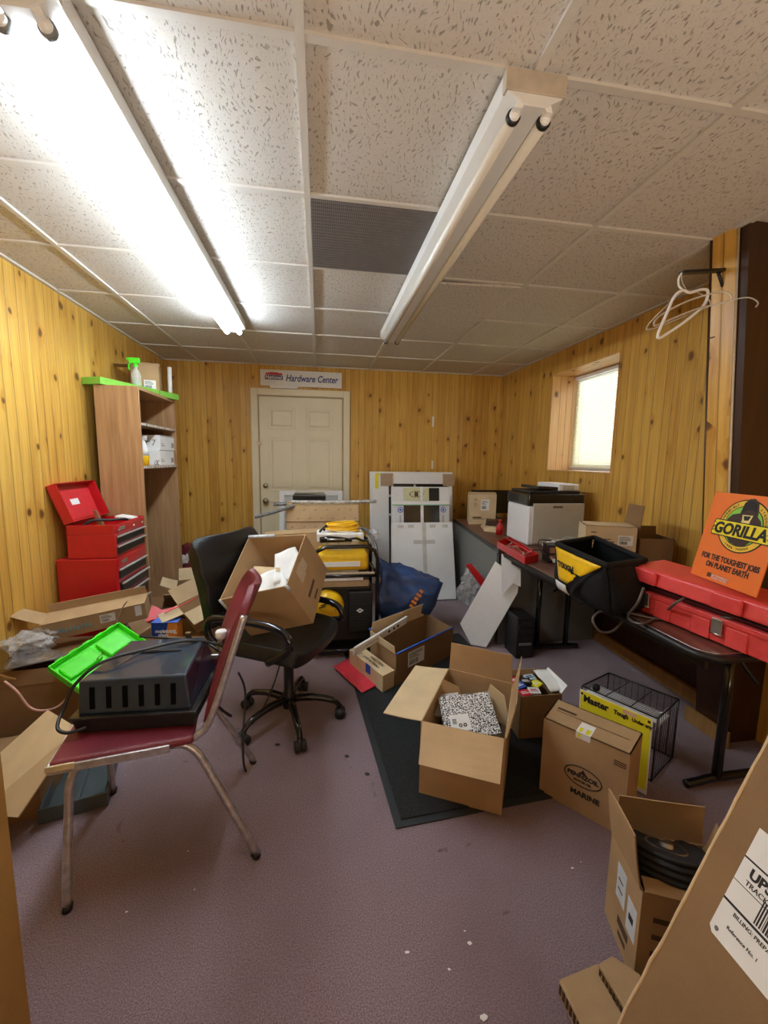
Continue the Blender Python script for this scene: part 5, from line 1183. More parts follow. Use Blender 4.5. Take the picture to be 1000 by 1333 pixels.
mb = MB(Fl); mb.slab([(.008, 0, .0006), (lw, 0, .0006), (lw, Hh, .0006), (.0, Hh, .0006), (0, .008, .0006)], .0006, 0, V((0, 0, 1))); mb.build('shipping_label', PAPER, t)
text(t, 'carrier_lettering', 'UPS GROUND', Fl, Hh * .115, INK, lw * .09, Hh * .60, bold=.0009, lift=.001)
text(t, 'tracking_lettering', 'TRACKING #: 1Z', Fl, Hh * .06, INK, lw * .09, Hh * .53, lift=.001)
rc = [(0, Hh * .50, lw, Hh * .506, 0), (0, Hh * .715, lw, Hh * .73, 0), (0, Hh * .305, lw, Hh * .325, 0)]
r_ = random.Random(5); x = lw * .26
while x < lw * .98: w__ = r_.uniform(.0007, .0028); rc.append((x, Hh * .34, x + w__, Hh * .54, 0)); x += w__ + r_.uniform(.0007, .0022)
decal(t, 'barcode', Fl @ Matrix.Translation((0, 0, .0004)), rc, [INK])
text(t, 'reference_lettering', 'BILLING: PREPAID', Fl, Hh * .045, INK, lw * .12, Hh * .25, lift=.001); text(t, 'small_lettering', 'Reference No. 1', Fl, Hh * .04, INK, lw * .12, Hh * .13, lift=.001)
MB(Fl).lathe([(.001, .0006), (.004, .0007), (.001, .0012)], (.012, .012, 0), 10).build('label_dot', GREYM, t)
# tall carton at the left edge
c = [V((-1.20, .52, 0)), V((-.702, .56, 0)), V((-.702, .955, 0)), V((-1.20, .915, 0))]
carton('cardboard_box', 'tall brown carton standing at the far left edge of the foreground', upz(c, .92), (0, 0, -.919), {0: (110, .15), 2: (130, .12)}, card('orange_cardboard', (.46, .27, .085)))

# ================= DESK, FOLDING TABLE =================
t = thing('desk', 'grey steel desk with dark top against the right wall under the printer', 'desk', (1.8, 3.6, 0))
dk = [V((1.30, 2.78, .71)), V((2.14, 2.70, .71)), V((2.14, 4.36, .71)), V((1.47, 4.34, .71))]
MB().hexa(dk, [p + V((0, 0, .032)) for p in dk]).build('desktop', WALNUT, t, .003)
MB().slab([dk[0] + V((-.003, 0, 0)), dk[3] + V((-.003, 0, 0)), dk[3] + V((-.003, 0, .034)), dk[0] + V((-.003, 0, .034))][::-1], .006).build('edge_band', BLACK, t)
xg = lambda s_: dk[0].lerp(dk[3], s_)
MB().slab([xg(.03) + V((.02, 0, -.71)), xg(.98) + V((.02, 0, -.71)), xg(.98) + V((.02, 0, -.003)), xg(.03) + V((.02, 0, -.003))], .02).build('modesty_panel', GREYD, t)
MB().slab([xg(.06) + V((.012, 0, -.36)), xg(.55) + V((.012, 0, -.36)), xg(.55) + V((.012, 0, -.31)), xg(.06) + V((.012, 0, -.31))], .006).build('rail', BEIGE, t)
MB().b2((1.50, 4.28, .0), (2.12, 4.31, .709)).build('end_panel', GREYD, t); MB().b2((1.33, 2.79, .0), (2.12, 2.81, .706)).build('end_panel', GREYD, t)
tb = thing('folding_table', 'folding table with walnut top and black edge and legs in front of the right wall', 'folding table', (1.72, 1.9, 0))
x0, x1, y0, y1, z1 = 1.285, 2.13, 1.12, 2.70, .742; cr_ = .07
def rr_rect(x0, x1, y0, y1, r, n=6):
    pts = []
    for cx, cy, a0 in ((x1 - r, y0 + r, -90), (x1 - r, y1 - r, 0), (x0 + r, y1 - r, 90), (x0 + r, y0 + r, 180)):
        for k in range(n + 1): a_ = math.radians(a0 + 90 * k / n); pts.append((cx + r * math.cos(a_), cy + r * math.sin(a_)))
    return pts
mb = MB(); mb.slab([V((x, y, z1)) for x, y in rr_rect(x0 + .004, x1 - .004, y0 + .004, y1 - .004, cr_)], .02); mb.build('tabletop', WALNUT, tb)
mb = MB(); mb.tube([V((x, y, z1 - .015)) for x, y in rr_rect(x0, x1, y0, y1, cr_)], .015, 8, closed=True, flat=1.0); mb.build('edge_moulding', BLACK, tb)
mb = MB(); mb.tube([V((x + .006, y + .006, z1 + .0005)) for x, y in rr_rect(x0, x1 - .012, y0, y1 - .012, cr_)], .002, 5, closed=True); mb.build('chrome_trim', STEEL, tb)
MB().b2((x0 + .05, y0 + .05, z1 - .075), (x0 + .065, y1 - .05, z1 - .022)).b2((x1 - .065, y0 + .05, z1 - .075), (x1 - .05, y1 - .05, z1 - .022)).build('apron', BLACK, tb)
for yy, xa_, xb_ in ((1.38, 1.70, 2.00), (2.66, 1.57, 1.80)):
    for xx in (xa_, xb_): MB().tube([(xx, yy, .03), (xx, yy, z1 - .03)], .019, 10).build('leg', BLACKG, tb)
    MB().tube(smooth([(xa_ - .15, yy, .017), (xa_ - .08, yy, .024), (xa_, yy, .033), (xb_, yy, .033), (xb_ + .10, yy, .022)], 4), .017, 8).build('foot_bar', BLACKG, tb)
    MB().b2((xa_ - .03, yy - .012, z1 - .16), (xb_ + .03, yy + .012, z1 - .03)).build('hinge_bracket', BLACK, tb)
    s_ = 1 if yy < 2 else -1
    MB().tube([((xa_ + xb_) / 2, yy, .45), ((xa_ + xb_) / 2, yy + s_ * .30, z1 - .05)], .009, 8).build('brace', BLACK, tb)
for k, (q0, h_) in enumerate(((V((1.24, 2.76, .50)), .22),)):
    o = MB().slab([Y(653, 721, 2.72), Y(678, 737, 2.66), Y(678, 764, 2.66), Y(668, 759, 2.68), Y(653, 775, 2.72)][::-1], .012).build('panel_board', PRWHITE); tag(o, 'small white panel standing between the grey desk and the folding table', 'panel')
# low dark cabinet under the tables
t = thing('computer_tower', 'black computer tower on the floor under the folding table', 'computer', (1.36, 2.92, 0))
MB().b2((1.22, 2.83, .002), (1.29, 3.10, .02)).build('x', BLACK, t); bpy.data.objects.remove(bpy.data.objects['x'])
bpy.data.objects.remove(t)
t = thing('computer_tower', 'black computer tower on the floor under the folding table', 'computer', (1.42, 2.65, 0))
MB().b2((1.36, 2.56, .002), (1.49, 2.74, .30)).build('case', BLACK, t, .006)
for k, z in enumerate((.34, .28)): MB().b2((1.375, 2.552, z - .10), (1.475, 2.56, z - .06)).build('drive_bay', BLACKG, t, .002)
MB().b2((1.38, 2.552, .10), (1.47, 2.56, .115)).build('silver_strip', GREYM, t)

# ---- white shelf board leaning ----
pB1, pB2 = V((1.118, 2.80, .012)), V((1.215, 2.75, .012)); pT = Y(645, 731, 2.80); nb = (pB2 - pB1).cross(pT - pB1).normalized()
pts = [hit(x, y, pB1, nb) for x, y in ((645, 731), (676, 754), (674, 772), (633, 843), (613, 839), (599, 812))]
o = MB().slab(pts, .018, 0, -nb if nb.dot(FWD) > 0 else nb).build('white_shelf_board', WHITE, None, .002); tag(o, 'white shelf board with clipped corners leaning against the folding table', 'board')
# plastic wrap and red bar on the floor by the desk
o = crumple('plastic_wrap', Y(618, 768, 3.25), .17, FILM, 11, (.75, .6, 1.0), .5, None, 2.2); tag(o, 'heap of crumpled clear plastic wrap on the floor beside the grey desk', 'plastic wrap')
a, b_ = Y(608, 738, 3.10), Y(631, 765, 3.05); o = MB().slab([a + V((-.02, 0, .02)), a + V((.03, 0, .03)), b_ + V((.03, 0, .02)), b_ + V((-.02, 0, -.01))], .03).build('red_bar', RED, None, .004); tag(o, 'red metal bar leaning over the clear wrap beside the grey desk', 'bar')
cable('grey_wire', 'thin grey wire looping down the side of the grey desk', [Y(655, 733, 2.95), Y(645, 726, 3.0), Y(636, 736, 3.05), Y(633, 760, 3.08), Y(640, 776, 3.05)], .004, GREYM)
cable('grey_wire', 'second thin grey wire hanging behind the white shelf board', [Y(652, 728, 2.90), Y(648, 736, 2.9), Y(642, 748, 2.95), Y(640, 765, 2.98)], .003, GREYM)

# ---- things on the desk ----
zt = .743
pf, pl = V((1.575, 2.89, zt)), V((1.600, 3.30, zt)); dl = (pl - pf); dr = V((dl.y, -dl.x, 0)).normalized() * .46; dr = V((.46, .0, 0))
t = thing('printer', 'white and black laser printer standing on the grey desk', 'printer', pf + dl / 2 + dr / 2)
b4 = [pf, pf + dr, pf + dr + dl, pl]
MB().hexa(b4, upz(b4, .30)).build('body', PRWHITE, t, .01, 3)
f_ = MB(frame(pf, dr, (0, 0, 1))); f_.b2((.03, .015, .001), (.455, .325, .012)); fp = f_.build('front_panel', GREYL, t, .004)
MB(frame(pf, dr, (0, 0, 1))).b2((.19, .29, .010), (.27, .305, .0135)).build('grip_slot', mat('slot_shadow', (.12, .12, .11), .6), fp)
b5 = [p + V((-.005, .01, .301)) for p in b4]; b5[1] += V((.01, 0, 0)); b5[2] += V((.01, 0, 0))
MB().hexa(b5, upz(b5, .095)).build('scanner', BLACKG, t, .012, 3)
ins = [b5[0] + V((.02, .02, .096)), b5[1] + V((-.03, .02, .096)), b5[2] + V((-.03, -.03, .096)), b5[3] + V((.02, -.03, .096))]
MB().hexa(ins, upz(ins, .02)).build('lid', BLACK, t, .004)
ad = [b5[0] + V((.10, .05, .130)), b5[0] + V((.30, .05, .122)), b5[0] + V((.30, .32, .122)), b5[0] + V((.10, .32, .130))]
MB().hexa(ad, upz(ad, .022)).build('feeder_tray', BLACKG, t, .003)
c = [b5[0] + V((.27, .04, .117)), b5[0] + V((.44, .04, .117)), b5[0] + V((.44, .36, .117)), b5[0] + V((.27, .36, .117))]
MB().hexa(c, upz(c, .052)).build('feeder_cover', PRWHITE, t, .006)
MB().b2(tuple(c[0] + V((.03, -.006, .008))), tuple(c[0] + V((.13, 0, .045)))).build('feeder_panel', GREYL, t, .002)
# cartons and monitor further back
c = [V((1.50, 3.95, zt)), V((1.78, 3.93, zt)), V((1.90, 4.22, zt)), V((1.60, 4.27, zt))]
rim = upz(c, .305); t = carton('cardboard_box', 'light cardboard box with white label at the far end of the grey desk', rim, (0, 0, -.304), m=CARD_L, lid=True)
Fm = side(rim, (0, 0, -.304), 0); labelpaper(t, Fm, .12, .14, .09, .11, seed=3); 
mb = MB(Fm)
for cy in (.20, .25): mb.tube([(.065 + .012 * math.cos(k * PI / 5), cy + .014 * math.sin(k * PI / 5), .001) for k in range(10)], .002, 5, closed=True)
mb.build('round_print', INK, t); decal(t, 'print', Fm, [(.04, .05, .16, .056, 0), (.04, .06, .13, .075, 0)], [INKB])
t = thing('monitor', 'black flat monitor behind the cardboard box on the desk', 'monitor', (1.95, 4.33, zt))
MB().b2((1.68, 4.36, .80), (2.13, 4.39, 1.06)).build('screen', BLACKG, t, .006); MB().b2((1.86, 4.34, zt + .001), (1.98, 4.40, .82)).build('stand', BLACK, t, .004)
t = thing('tape_dispenser', 'beige and dark tape dispenser lying on the desk beside the red bottle', 'tape dispenser', (1.60, 3.60, zt))
MB().hexa([V((1.49, 3.52, zt)), V((1.60, 3.42, zt)), V((1.68, 3.62, zt)), V((1.56, 3.78, zt))], [V((1.50, 3.56, zt + .03)), V((1.60, 3.46, zt + .035)), V((1.66, 3.62, zt + .05)), V((1.57, 3.74, zt + .07))]).build('body', CARD_L, t, .003)
MB().hexa([V((1.53, 3.60, zt + .045)), V((1.62, 3.52, zt + .045)), V((1.70, 3.66, zt + .045)), V((1.60, 3.76, zt + .045))], [V((1.56, 3.62, zt + .085)), V((1.63, 3.56, zt + .085)), V((1.68, 3.66, zt + .09)), V((1.60, 3.74, zt + .09))]).build('dark_top', DARKWOOD, t, .003)
p = V((1.565, 3.36, zt)); t = thing('red_bottle', 'small red plastic bottle on the desk left of the printer', 'bottle', p)
MB().lathe([(.001, 0), (.030, .001), (.032, .06), (.022, .09), (.012, .10), (.012, .115)], p, 20).build('bottle_body', RED, t); MB().lathe([(.001, .116), (.016, .117), (.015, .135), (.001, .136)], p, 16).build('cap', RED, t)
o = MB().box((1.62, 3.48, zt + .145), (.09, .07, .05), Matrix.Rotation(.4, 3, 'Z')).build('x2', PRWHITE); bpy.data.objects.remove(o)
# red parts tray
c = [V((1.285, 2.37, zt + .004)), V((1.405, 2.42, zt + .004)), V((1.440, 2.92, zt + .004)), V((1.315, 2.90, zt + .004))]
c = [Z(683, 734, zt + .004), Z(701, 730, zt + .004), Z(664, 706, zt + .004), Z(647, 712, zt + .004)]
t = thing('red_parts_tray', 'open red metal tray of small tools on the table edge before the printer', 'tray', sum(c, V()) / 4)
mb = MB(); mb.slab(c, .003)
for i in range(4): mb.slab([c[i], c[(i + 1) % 4], c[(i + 1) % 4] + V((0, 0, .045)), c[i] + V((0, 0, .045))], .004)
mb.build('tray_body', RED, t); MB().tube([c[0].lerp(c[1], .5) + V((0, .02, .06)), c[2].lerp(c[3], .5) + V((0, 0, .06))], .006, 8).build('bar_handle', RED, t)
for k in range(5):
    s_ = .2 + .14 * k; p = c[0].lerp(c[1], .5).lerp(c[3].lerp(c[2], .5), s_) + V((0, 0, .03)); q = V((.04 * math.cos(k * 1.7), .05 * math.sin(k * 1.7), .012))
    o = MB().tube([p - q, p, p + q], [.006, .004, .007], 8).build('small_tool', STEEL); tag(o, 'small steel hand tool lying in the open red metal tray', 'tool', 'tools in the red tray')
# transformer-like brown box, rag, tangled wires, papers
t = thing('wood_frame_gadget', 'small brown boxed gadget with cord on the table in front of the printer', 'gadget', (1.50, 2.42, zt))
mb = MB(frame((1.43, 2.36, zt + .003), (.97, -.2, 0), (0, 0, 1))); mb.b2((0, 0, -.10), (.16, .012, 0)).b2((0, .10, -.10), (.16, .112, 0)).b2((0, .012, -.10), (.012, .10, 0)).b2((.148, .012, -.10), (.16, .10, 0)).b2((0.012, .05, -.09), (.148, .058, 0)).build('case', BLACK, t, .003)
MB(frame((1.43, 2.36, zt + .003), (.97, -.2, 0), (0, 0, 1))).b2((.014, .014, -.09), (.146, .048, -.006)).b2((.014, .06, -.09), (.146, .098, -.006)).build('core', mat('copper_brown', (.30, .14, .08), .5), t)
MB().tube(smooth([(1.43, 2.33, zt + .03), (1.38, 2.36, zt + .09), (1.42, 2.45, zt + .13), (1.52, 2.48, zt + .12)], 6), .005, 7).build('cord', BLACK, t)
o = MB().patch(quadpatch((1.42, 2.27, zt + .03), (1.58, 2.22, zt + .035), (1.62, 2.32, zt + .03), (1.44, 2.34, zt + .04), 10, .016, 18, 6)).build('rag', mat('grey_rag', (.42, .41, .36), .9, var=.4, vscale=60, bump=.8)); tag(o, 'crumpled grey rag on the table beside the black tool bag', 'rag')
for k, (x, y, zz) in enumerate(((1.62, 2.62, .06), (1.74, 2.55, .05))):
    o = MB().patch(quadpatch((x - .07, y - .05, zt + .01), (x + .07, y - .05, zt + .03), (x + .08, y + .05, zt + zz + .03), (x - .05, y + .05, zt + zz), 8, .02, 12, k * 3)).build('loose_paper', PAPER); tag(o, ['crumpled white paper in front of the printer, left one', 'crumpled white paper in front of the printer, right one'][k], 'paper')
cable('tangled_wire', 'tangled grey wires on the table in front of the printer', [(1.66 + .12 * math.cos(k * 1.3), 2.52 + .05 * math.sin(k * 2.1), zt + .10 + .03 * math.sin(k * 1.7)) for k in range(14)], .003, GREYL, 5)
# ---- boxes behind the tool bag ----
c = [V((1.60, 2.33, zt)), V((1.86, 2.28, zt)), V((1.90, 2.45, zt)), V((1.64, 2.50, zt))]; rim = upz(c, .235)
c = [V((1.57, 2.20, zt)), V((1.83, 2.10, zt)), V((1.90, 2.27, zt)), V((1.64, 2.37, zt))]; rim = [p + V((.04, .02, .24)) for p in c]
rim = [p + V((.0, .0, .270)) for p in c]
t = carton('cardboard_box', 'light carton with white label behind the black tool bag', rim, (0, 0, -.269), m=CARD_L, lid=True)
Fm = side(rim, (0, 0, -.269), 0); labelpaper(t, Fm, .18, .155, .08, .06, seed=22)
decal(t, 'print', Fm, [(.03, .225, .06, .231, 0), (.03, .185, .14, .191, 0), (.03, .17, .16, .176, 0), (.03, .15, .15, .154, 0)], [INKB])
c = [V((1.86, 2.11, zt)), V((2.05, 2.07, zt)), V((2.10, 2.25, zt)), V((1.90, 2.30, zt))]
rim = upz(c, .20); t = carton('cardboard_box', 'dark brown carton with one tall upright flap beside the light labelled carton', rim, (0, 0, -.199), {3: (-3, .19), 2: (5, .05)}, CARD_D)
cable('black_strap', 'black strap curling up against the pine wall beside the dark carton', [X(838, 745, 2.08), X(848, 734, 2.10), X(858, 722, 2.12), X(866, 708, 2.14), X(877, 703, 2.15)], .011, FABRIC, cat='strap')

# ---- black and yellow tool bag ----
t = thing('tool_bag', 'open black tool bag with a yellow front band on the folding table', 'tool bag', (1.42, 1.75, zt))
rimb = [Z(723, 712, .985), Z(786, 738, .975), Z(838, 726, .965), Z(768, 698, .985)]
rimb = [V((1.15, 1.82, .985)), V((1.16, 1.475, .965)), V((1.43, 1.58, .955)), V((1.47, 1.985, .98))]
bot = [V((1.205, 1.88, zt + .003)), V((1.215, 1.49, zt + .003)), V((1.43, 1.56, zt + .003)), V((1.47, 2.02, zt + .003))]
def bagwall(a, b_, c_, d_, out, n=10, seed=1):
    g = []
    for i in range(n + 1):
        row = []
        for j in range(n + 1):
            s_, t_ = j / n, i / n; p = (a * (1 - s_) + b_ * s_) * (1 - t_) + (d_ * (1 - s_) + c_ * s_) * t_
            p = p + out * (.045 * math.sin(PI * t_ ** .6) * math.sin(PI * s_) ** .6 + .010 * noise.noise(p * 14 + V((seed, 0, 0)))); row.append(p)
        g.append(row)
    return g
for i in range(4):
    j = (i + 1) % 4; out = ((bot[j] - bot[i]).cross(V((0, 0, 1)))).normalized()
    cen_ = sum(bot, V()) / 4; out = out if out.dot(bot[i] - cen_) > 0 else -out
    MB().patch(bagwall(bot[i], bot[j], rimb[j], rimb[i], out, seed=i), 0, True, .008).build('side_panel', FABRIC, t)
MB().slab(bot, .004, 0, V((0, 0, 1))).build('bottom_panel', FABRIC, t)
MB().tube(smooth([rimb[i].lerp(rimb[(i + 1) % 4], q_) for i in range(4) for q_ in (.06, .5, .94)], 4, True), .013, 8, closed=True).build('rim_binding', FABRIC, t)
# yellow band on the camera-left side
out = ((bot[1] - bot[0]).cross(V((0, 0, 1)))).normalized(); out = out if out.dot(bot[0] - sum(bot, V()) / 4) > 0 else -out
def onside(u, v, lift): return (bot[0].lerp(bot[1], u)).lerp(rimb[0].lerp(rimb[1], u), v) + out * (.045 * math.sin(PI * v ** .6) * math.sin(PI * u) ** .6 + lift)
g = [[onside((.03 + (.95 - .03) * (j / 10)) * (1 - w_) + (.24 + .20 * (j / 10)) * w_, .95 - .62 * w_, .014) for j in range(11)] for w_ in [q / 8 for q in range(9)]]
MB().patch(g, 0, True, .004).build('yellow_band', YEL, t)
g = [[onside(.16 + .26 * j / 6, .06 + .22 * i / 4, .016) for j in range(7)] for i in range(5)]
MB().patch(g, 0, True, .003).build('white_patch', PAPER, t)
a, b_ = onside(.22, .62, .021), onside(.55, .62, .021); Fm = frame(a, b_ - a, rimb[0] - bot[0]); text(t, 'lettering', 'TOUGH', Fm, .04, INK, 0, 0, bold=.002, sx=.9)
MB().tube(smooth([rimb[0].lerp(rimb[1], .9) + V((0, 0, -.02)), (rimb[0] + rimb[1]) / 2 + V((-.0, -.10, -.06)), onside(.6, .25, .03), onside(.7, .05, .03)], 6), .011, 8).build('carry_strap', FABRIC, t)

# ---- red case, cords ----
zc = zt + .002; xd = V((.055, -.998, 0)).normalized(); c = rect((1.365, 1.555, zc), (.06, -1), .64, .22)   # front runs towards the camera
c = [V((1.370, 1.56, zc)), V((1.432, .98, zc)), V((1.66, 1.00, zc)), V((1.60, 1.60, zc))]
t = thing('red_tool_case', 'long red plastic tool case with metal latches on the near end of the table', 'tool case', sum(c, V()) / 4)
MB().hexa(c, [p + V((-.004, 0, .098)) for p in c]).build('base', REDP, t, .008, 3)
Fm = frame(c[0], c[1] - c[0], (0, 0, 1)); Lc = (c[1] - c[0]).length
MB(Fm).b2((.005, .078, .0), (Lc - .005, .098, .010)).build('base_lip', REDP, t, .003)
for x in (.06, .215, .34): MB(Fm).b2((x + .05, .004, .0), (x + .12, .074, .008)).build('raised_panel', REDP, t, .004)
l0 = [p + V((-.02, 0, .125)) for p in c]; l0[0] = l0[0] + V((-.01, .01, .012)); l0[3] += V((-.04, .01, .018)); l0[2] += V((-.04, 0, .004))
l0[1] = l0[1] + V((-.004, 0, 0)); 
MB().hexa(l0, [p + V((.012, 0, .062)) for p in l0]).build('lid', REDP, t, .010, 3)
Fl_ = frame(l0[0], l0[1] - l0[0], V((0, 0, 1)))
for x in (.04, .36): MB(Fl_).b2((x, .004, -.002), (x + .10, .062, .012)).build('lid_rib', REDP, t, .006)
MB().hexa([p + V((.012, 0, .10)) for p in c], [p + V((.004, 0, -.004)) for p in l0]).build('dark_gap', BLACK, t)
for x in (.052, .345):
    lt = MB(Fm).b2((x, .038, .008), (x + .036, .092, .015)).build('latch', mat('latch_metal', (.50, .50, .46), .3, metal=.9), t, .002)
    MB(Fm).tube([(x - .004, .036, .014), (x + .040, .036, .014)], .003, 6).build('latch_wire', STEEL, lt)
for k in range(3): o = MB().tube([(1.352, 1.60 + k * .012, .885 + k * .012), (1.39, 1.62 + k * .01, .895 + k * .012)], .004, 6).build('drill_bit', STEEL); tag(o, 'thin steel bit poking out of the left end of the red tool case', 'drill bit', 'bits at the end of the red case')
GC = mat('grey_brown_cord', (.12, .10, .09), .5)
cable('extension_lead', 'dark cord looping off the table edge in front of the red tool case', [Z(765, 775, zt + .006), Z(790, 785, zt + .008), Z(814, 786, zt + .010), Y(815, 800, 1.56), Y(800, 820, 1.53), Y(782, 822, 1.52), Y(772, 806, 1.54), Y(785, 795, 1.56), Z(818, 798, zt + .010), Z(850, 805, zt + .008), Z(880, 806, zt + .012), Y(950, 804, 1.17), Y(1005, 806, 1.08)], .005, GC, 8)
cable('extension_lead', 'second dark cord curling up in front of the open red tool case', [Y(838, 765, 1.36), Y(830, 785, 1.35), Z(818, 803, zt + .008), Z(835, 812, zt + .008), Z(862, 800, zt + .014), Y(880, 785, 1.31), Y(896, 776, 1.34)], .005, GC, 8)

# ---- orange sign ----
BL = Z(899, 746, .950); BR = Z(984, 778, .950); xw = BR - BL; r0 = ray(932, 640)
TL = CAM + r0 * ((BL - CAM).dot(xw) / r0.dot(xw)); TLv = TL - BL
sk = (TL - BL) - TLv
Fm = Matrix(((xw.normalized().x, 0, 0, BL.x), (0, 0, 0, 0), (0, 0, 0, 0), (0, 0, 0, 1)))
Fm = frame(BL, xw, TLv); Ws = xw.length; Hs = TLv.length; shx = sk.dot(xw.normalized())
t = thing('orange_sign', 'orange advertising sign reading GORILLA propped on the red tool case', 'sign', BL)
Sh = Matrix(((1, shx / Hs * 0, 0, 0), (0, 1, 0, 0), (0, 0, 1, 0), (0, 0, 0, 1)))
MB(Fm).b2((0, 0, -.004), (Ws, Hs, 0)).build('board', ORANGE, t)
cx, cy = Ws * .56, Hs * .66; rx, ry = Ws * .355, Hs * .29
def ell(mb, rx, ry, z, mi=0, n=40, cx=cx, cy=cy): return mb.slab([(cx + rx * math.cos(2 * PI * k / n), cy + ry * math.sin(2 * PI * k / n), z) for k in range(n)], .0006, mi, V((0, 0, 1)))
BRN = mat('gorilla_brown', (.055, .025, .018), .6); 
for nm, r_, z, m in (('oval_border', 1.0, .0008, INK), ('oval_ring', .955, .0014, mat('ring_yellow', (.90, .58, .05), .5)), ('oval_inner_border', .76, .0020, INK), ('oval_field', .73, .0026, mat('leaf_green', (.25, .60, .06), .5))):
    ell(MB(Fm), rx * r_, ry * r_, z).build(nm, m, t)
def sil(pts, z, m, nm): MB(Fm).slab([(cx + rx * a_, cy + ry * b2_, z) for a_, b2_ in pts], .0006, 0, V((0, 0, 1))).build(nm, m, t)
sil([(-.70, -.18), (-.66, .18), (-.5, .38), (-.22, .46), (-.16, .85), (-.02, 1.02), (.18, 1.05), (.36, .92), (.44, .6), (.46, .42), (.62, .28), (.72, 0), (.70, -.2)], .0036, BRN, 'gorilla_body')
sil([(-.55, -.42), (-.3, -.66), (0, -.74), (.3, -.68), (.55, -.42)], .0036, BRN, 'gorilla_chest')
sil([(-.14, .5), (-.16, .78), (-.02, .95), (.16, .97), (.32, .86), (.38, .55), (.2, .62), (.0, .6)], .0042, INK, 'gorilla_brow')
YG = mat('muzzle_yellow', (.88, .72, .28), .5)
sil([(-.10, .42), (.30, .44), (.24, .22), (.26, .06), (.18, -.04), (-.04, -.06), (-.12, .02), (-.06, .2)], .0046, YG, 'gorilla_muzzle')
sil([(-.04, .38), (.24, .40), (.18, .24), (.03, .22)], .0052, INK, 'gorilla_nose')
for dx in (.03, .14): ell(MB(Fm), rx * .035, ry * .03, .0052, cx=cx + rx * dx, cy=cy + ry * .10).build('nostril', INK, t)
def plank(nm, gx, gy, z, m):
    l, r_ = -1.13 - gx, 1.16 + gx; tp_, bo = .10 + gy, -.46 - gy; k = -.00
    pts = [(l, bo + .14), (r_ - .14, bo), (r_ - .1, bo + .1), (r_, bo + .22), (r_ + .02, tp_ - .16), (l + .1, tp_), (l + .05, tp_ - .14), (l, tp_ - .3)]
    pts = [(l + .02, bo), (r_ - .04, bo), (r_, bo + .16), (r_ - .03, bo + .28), (r_ + .02, bo + .42), (r_ - .04, tp_), (l + .06, tp_), (l + .01, tp_ - .15), (l + .05, tp_ - .26), (l - .01, tp_ - .4)]
    sil(pts, z, m, nm)
plank('plank_border', .035, .035, .0058, INK); plank('plank', 0, 0, .0064, mat('plank_yellow', (.92, .74, .02), .5))
text(t, 'lettering', 'GORILLA', Fm, ry * .58, INK, cx - rx * .02, cy - ry * .38, 'CENTER', bold=.0022, sx=.96, shear=.12, lift=.0072)
for s_ in (-1, 1):
    mb = MB(Fm)
    for k in range(3): mb.slab([(cx + s_ * rx * 1.13, cy + ry * (-.34 + .16 * k), .0070), (cx + s_ * rx * .97, cy + ry * (-.28 + .13 * k), .0070), (cx + s_ * rx * 1.13, cy + ry * (-.30 + .16 * k), .0070)], .0006, 0, V((0, 0, 1)))
    mb.build('plank_grain', INK, t)
def arc_text(nm, s_, a0, a1, size, flip=False):
    n = len(s_)
    for k, ch in enumerate(s_):
        a_ = math.radians(a0 + (a1 - a0) * k / max(1, n - 1)); p = (cx + rx * .855 * math.cos(a_), cy + ry * .855 * math.sin(a_)); tx = V((-math.sin(a_) * rx, math.cos(a_) * ry, 0)); tx = tx if flip else -tx
        F3 = Fm @ Matrix.Translation((p[0], p[1], 0)) @ Matrix.Rotation(math.atan2(tx.y, tx.x), 4, 'Z'); text(t, nm, ch, F3, size, BRN, 0, -size * .35, 'CENTER', lift=.003)
arc_text('ring_letter', 'INCREDIBLY', 170, 118, ry * .13); arc_text('ring_letter', 'STRONG', 52, 12, ry * .13); arc_text('ring_letter', '100% TOUGH', 240, 300, ry * .12, True)
text(t, 'slogan_line', 'FOR THE TOUGHEST JOBS', Fm, Hs * .086, BRN, Ws * .52, Hs * .235, 'CENTER', bold=.0010, sx=.74, lift=.001)
text(t, 'slogan_line', 'ON PLANET EARTH', Fm, Hs * .086, BRN, Ws * .52, Hs * .150, 'CENTER', bold=.0010, sx=.74, lift=.001)
MB(Fm).b2((Ws * .27, Hs * .035, 0), (Ws * .33, Hs * .085, .0006)).build('small_logo', INKB, t); 
text(t, 'small_print', 'gorillatough.com', Fm, Hs * .034, PAPER, Ws * .35, Hs * .060, lift=.001); text(t, 'small_print', 'MADE IN USA', Fm, Hs * .034, PAPER, Ws * .35, Hs * .028, lift=.001)

# ================= BRACKET AND HANGERS ON THE PIER =================
q = Y(945, 352, 1.70); px_p = 1.775
t = thing('shelf_bracket', 'black metal shelf bracket fixed high on the pier of the right wall', 'bracket', q)
pt, pb = Y(945, 350, 1.70), Y(940, 440, 1.70)
arm0 = Y(887, 353, 1.66)
MB().slab([pt + V((0, -.014, .01)), pt + V((0, .014, .01)), pb + V((0, .014, 0)), pb + V((0, -.014, 0))], .004).build('wall_plate', GREYM, t)
MB().slab([arm0 + V((0, -.012, 0)), pt + V((0, -.012, .0)), pt + V((0, .012, .0)), arm0 + V((0, .012, 0))], .012).build('arm', BLACK, t)
MB().tube([pt + V((-.045, 0, -.006)), pt + V((-.004, 0, -.075))], .007, 6).build('gusset', BLACK, t)
cable('tie_wire', 'dark wire wrapped round the pier under the shelf bracket', [Y(921, 441, 1.752), Y(940, 436, 1.70), Y(961, 429, 1.636)], .003, DARKWOOD)
def hanger(name, label, hook, pts, m, r, grp=None):
    t = thing(name, label, 'hanger', pts[0], grp)
    MB().tube(smooth(pts, 5, True), r, 8, closed=True).build('hanger_frame', m, t); MB().tube(smooth(hook, 6), r * .7, 7).build('hook', m, t)
Yh = 1.66
P = lambda x, y, d=0: Y(x, y, Yh + d)
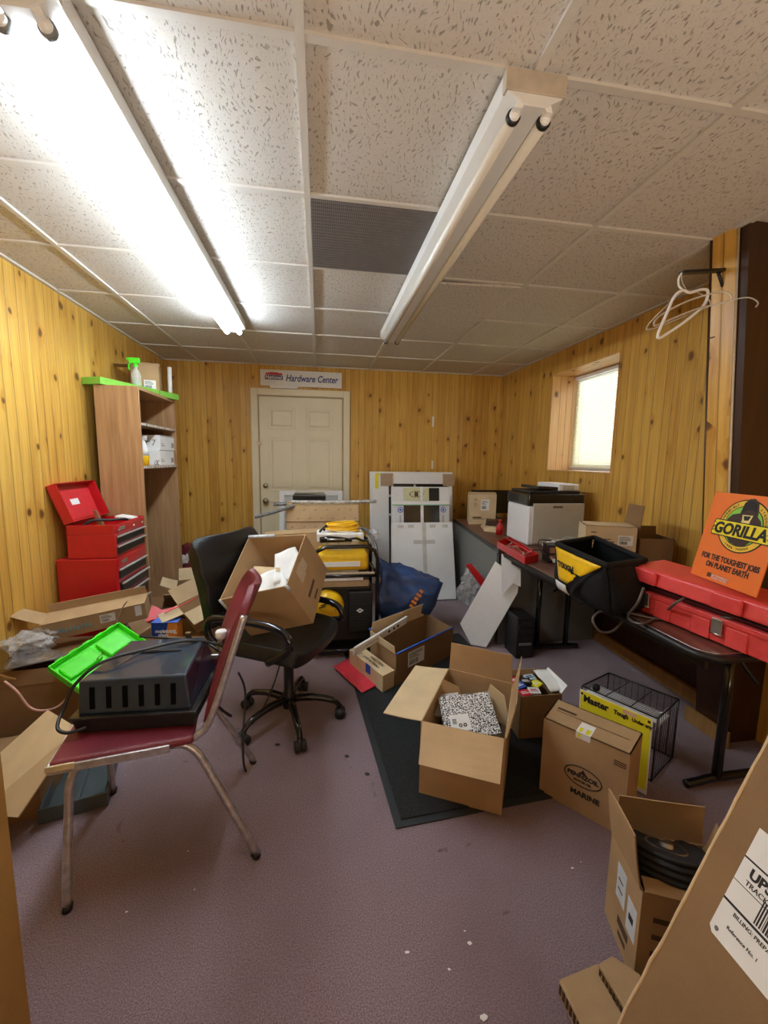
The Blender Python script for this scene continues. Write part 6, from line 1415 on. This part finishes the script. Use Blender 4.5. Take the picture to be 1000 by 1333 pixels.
hanger('clothes_hanger', 'white plastic clothes hanger dangling from the black shelf bracket', [P(890, 378), P(884, 372), P(884, 362), P(889, 354)],
       [P(889, 378), P(898, 381), P(912, 377), P(921, 378), P(921, 387), P(914, 400), P(890, 420), P(866, 436), P(858, 440), P(857, 434), P(868, 408), P(878, 386)], WHITE, .006)
CH = mat('clear_hanger_plastic', (.75, .70, .60), .1, alpha=.5, coat=.5)
hanger('clear_hanger', 'clear plastic clothes hanger hanging sideways across the pier', [P(950, 392, -.06), P(965, 388, -.10), P(978, 388, -.13), P(987, 394, -.15), P(984, 400, -.15)],
       [P(950, 391, -.06), P(905, 403, .0), P(868, 418, .04), P(852, 424, .05), P(858, 412, .05), P(895, 392, .0), P(940, 380, -.05)], CH, .004)
hanger('clear_hanger', 'clear plastic clothes hanger hanging behind the white one', [P(893, 376, .03), P(888, 366, .03), P(888, 354, .02)],
       [P(893, 378, .03), P(868, 398, .03), P(843, 424, .04), P(850, 428, .04), P(900, 408, .03), P(924, 398, .02), P(918, 386, .02)], CH, .003)
cable('ceiling_cable', 'thin white cable stub hanging from the ceiling at the right wall', [Y(705, 466, 3.95), Y(716, 473, 3.9), Y(730, 485, 3.85)], .003, WHITE)

# ================= LITTER ON THE CARPET =================
r_ = random.Random(12)
for k, (x, y, s_) in enumerate(((245, 1108, .006), (165, 1187, .008), (253, 1158, .006), (530, 1240, .013), (612, 1228, .015), (585, 1262, .009), (630, 1325, .022), (745, 1130, .010), (756, 1122, .005), (340, 1028, .004), (605, 1212, .007))):
    p = Z(x, y, 0); o = crumple('debris_fleck', p + V((0, 0, s_ * .1)), s_ * .55, PAPER, k, (1, .6, .2), .5, None, 3, 1); tag(o, 'tiny white fleck of debris lying on the mauve carpet', 'debris', 'white flecks on the carpet')
for k, (x, y) in enumerate(((361, 970), (452, 985), (478, 1008))):
    p = Z(x, y, 0); o = crumple('dirt_clump', p + V((0, 0, .003)), .011, RUBBER, k + 3, (1.2, .8, .3), .5, None, 3, 1); tag(o, 'small dark clump of dirt on the carpet in front of the office chair', 'debris', 'dark clumps by the office chair')
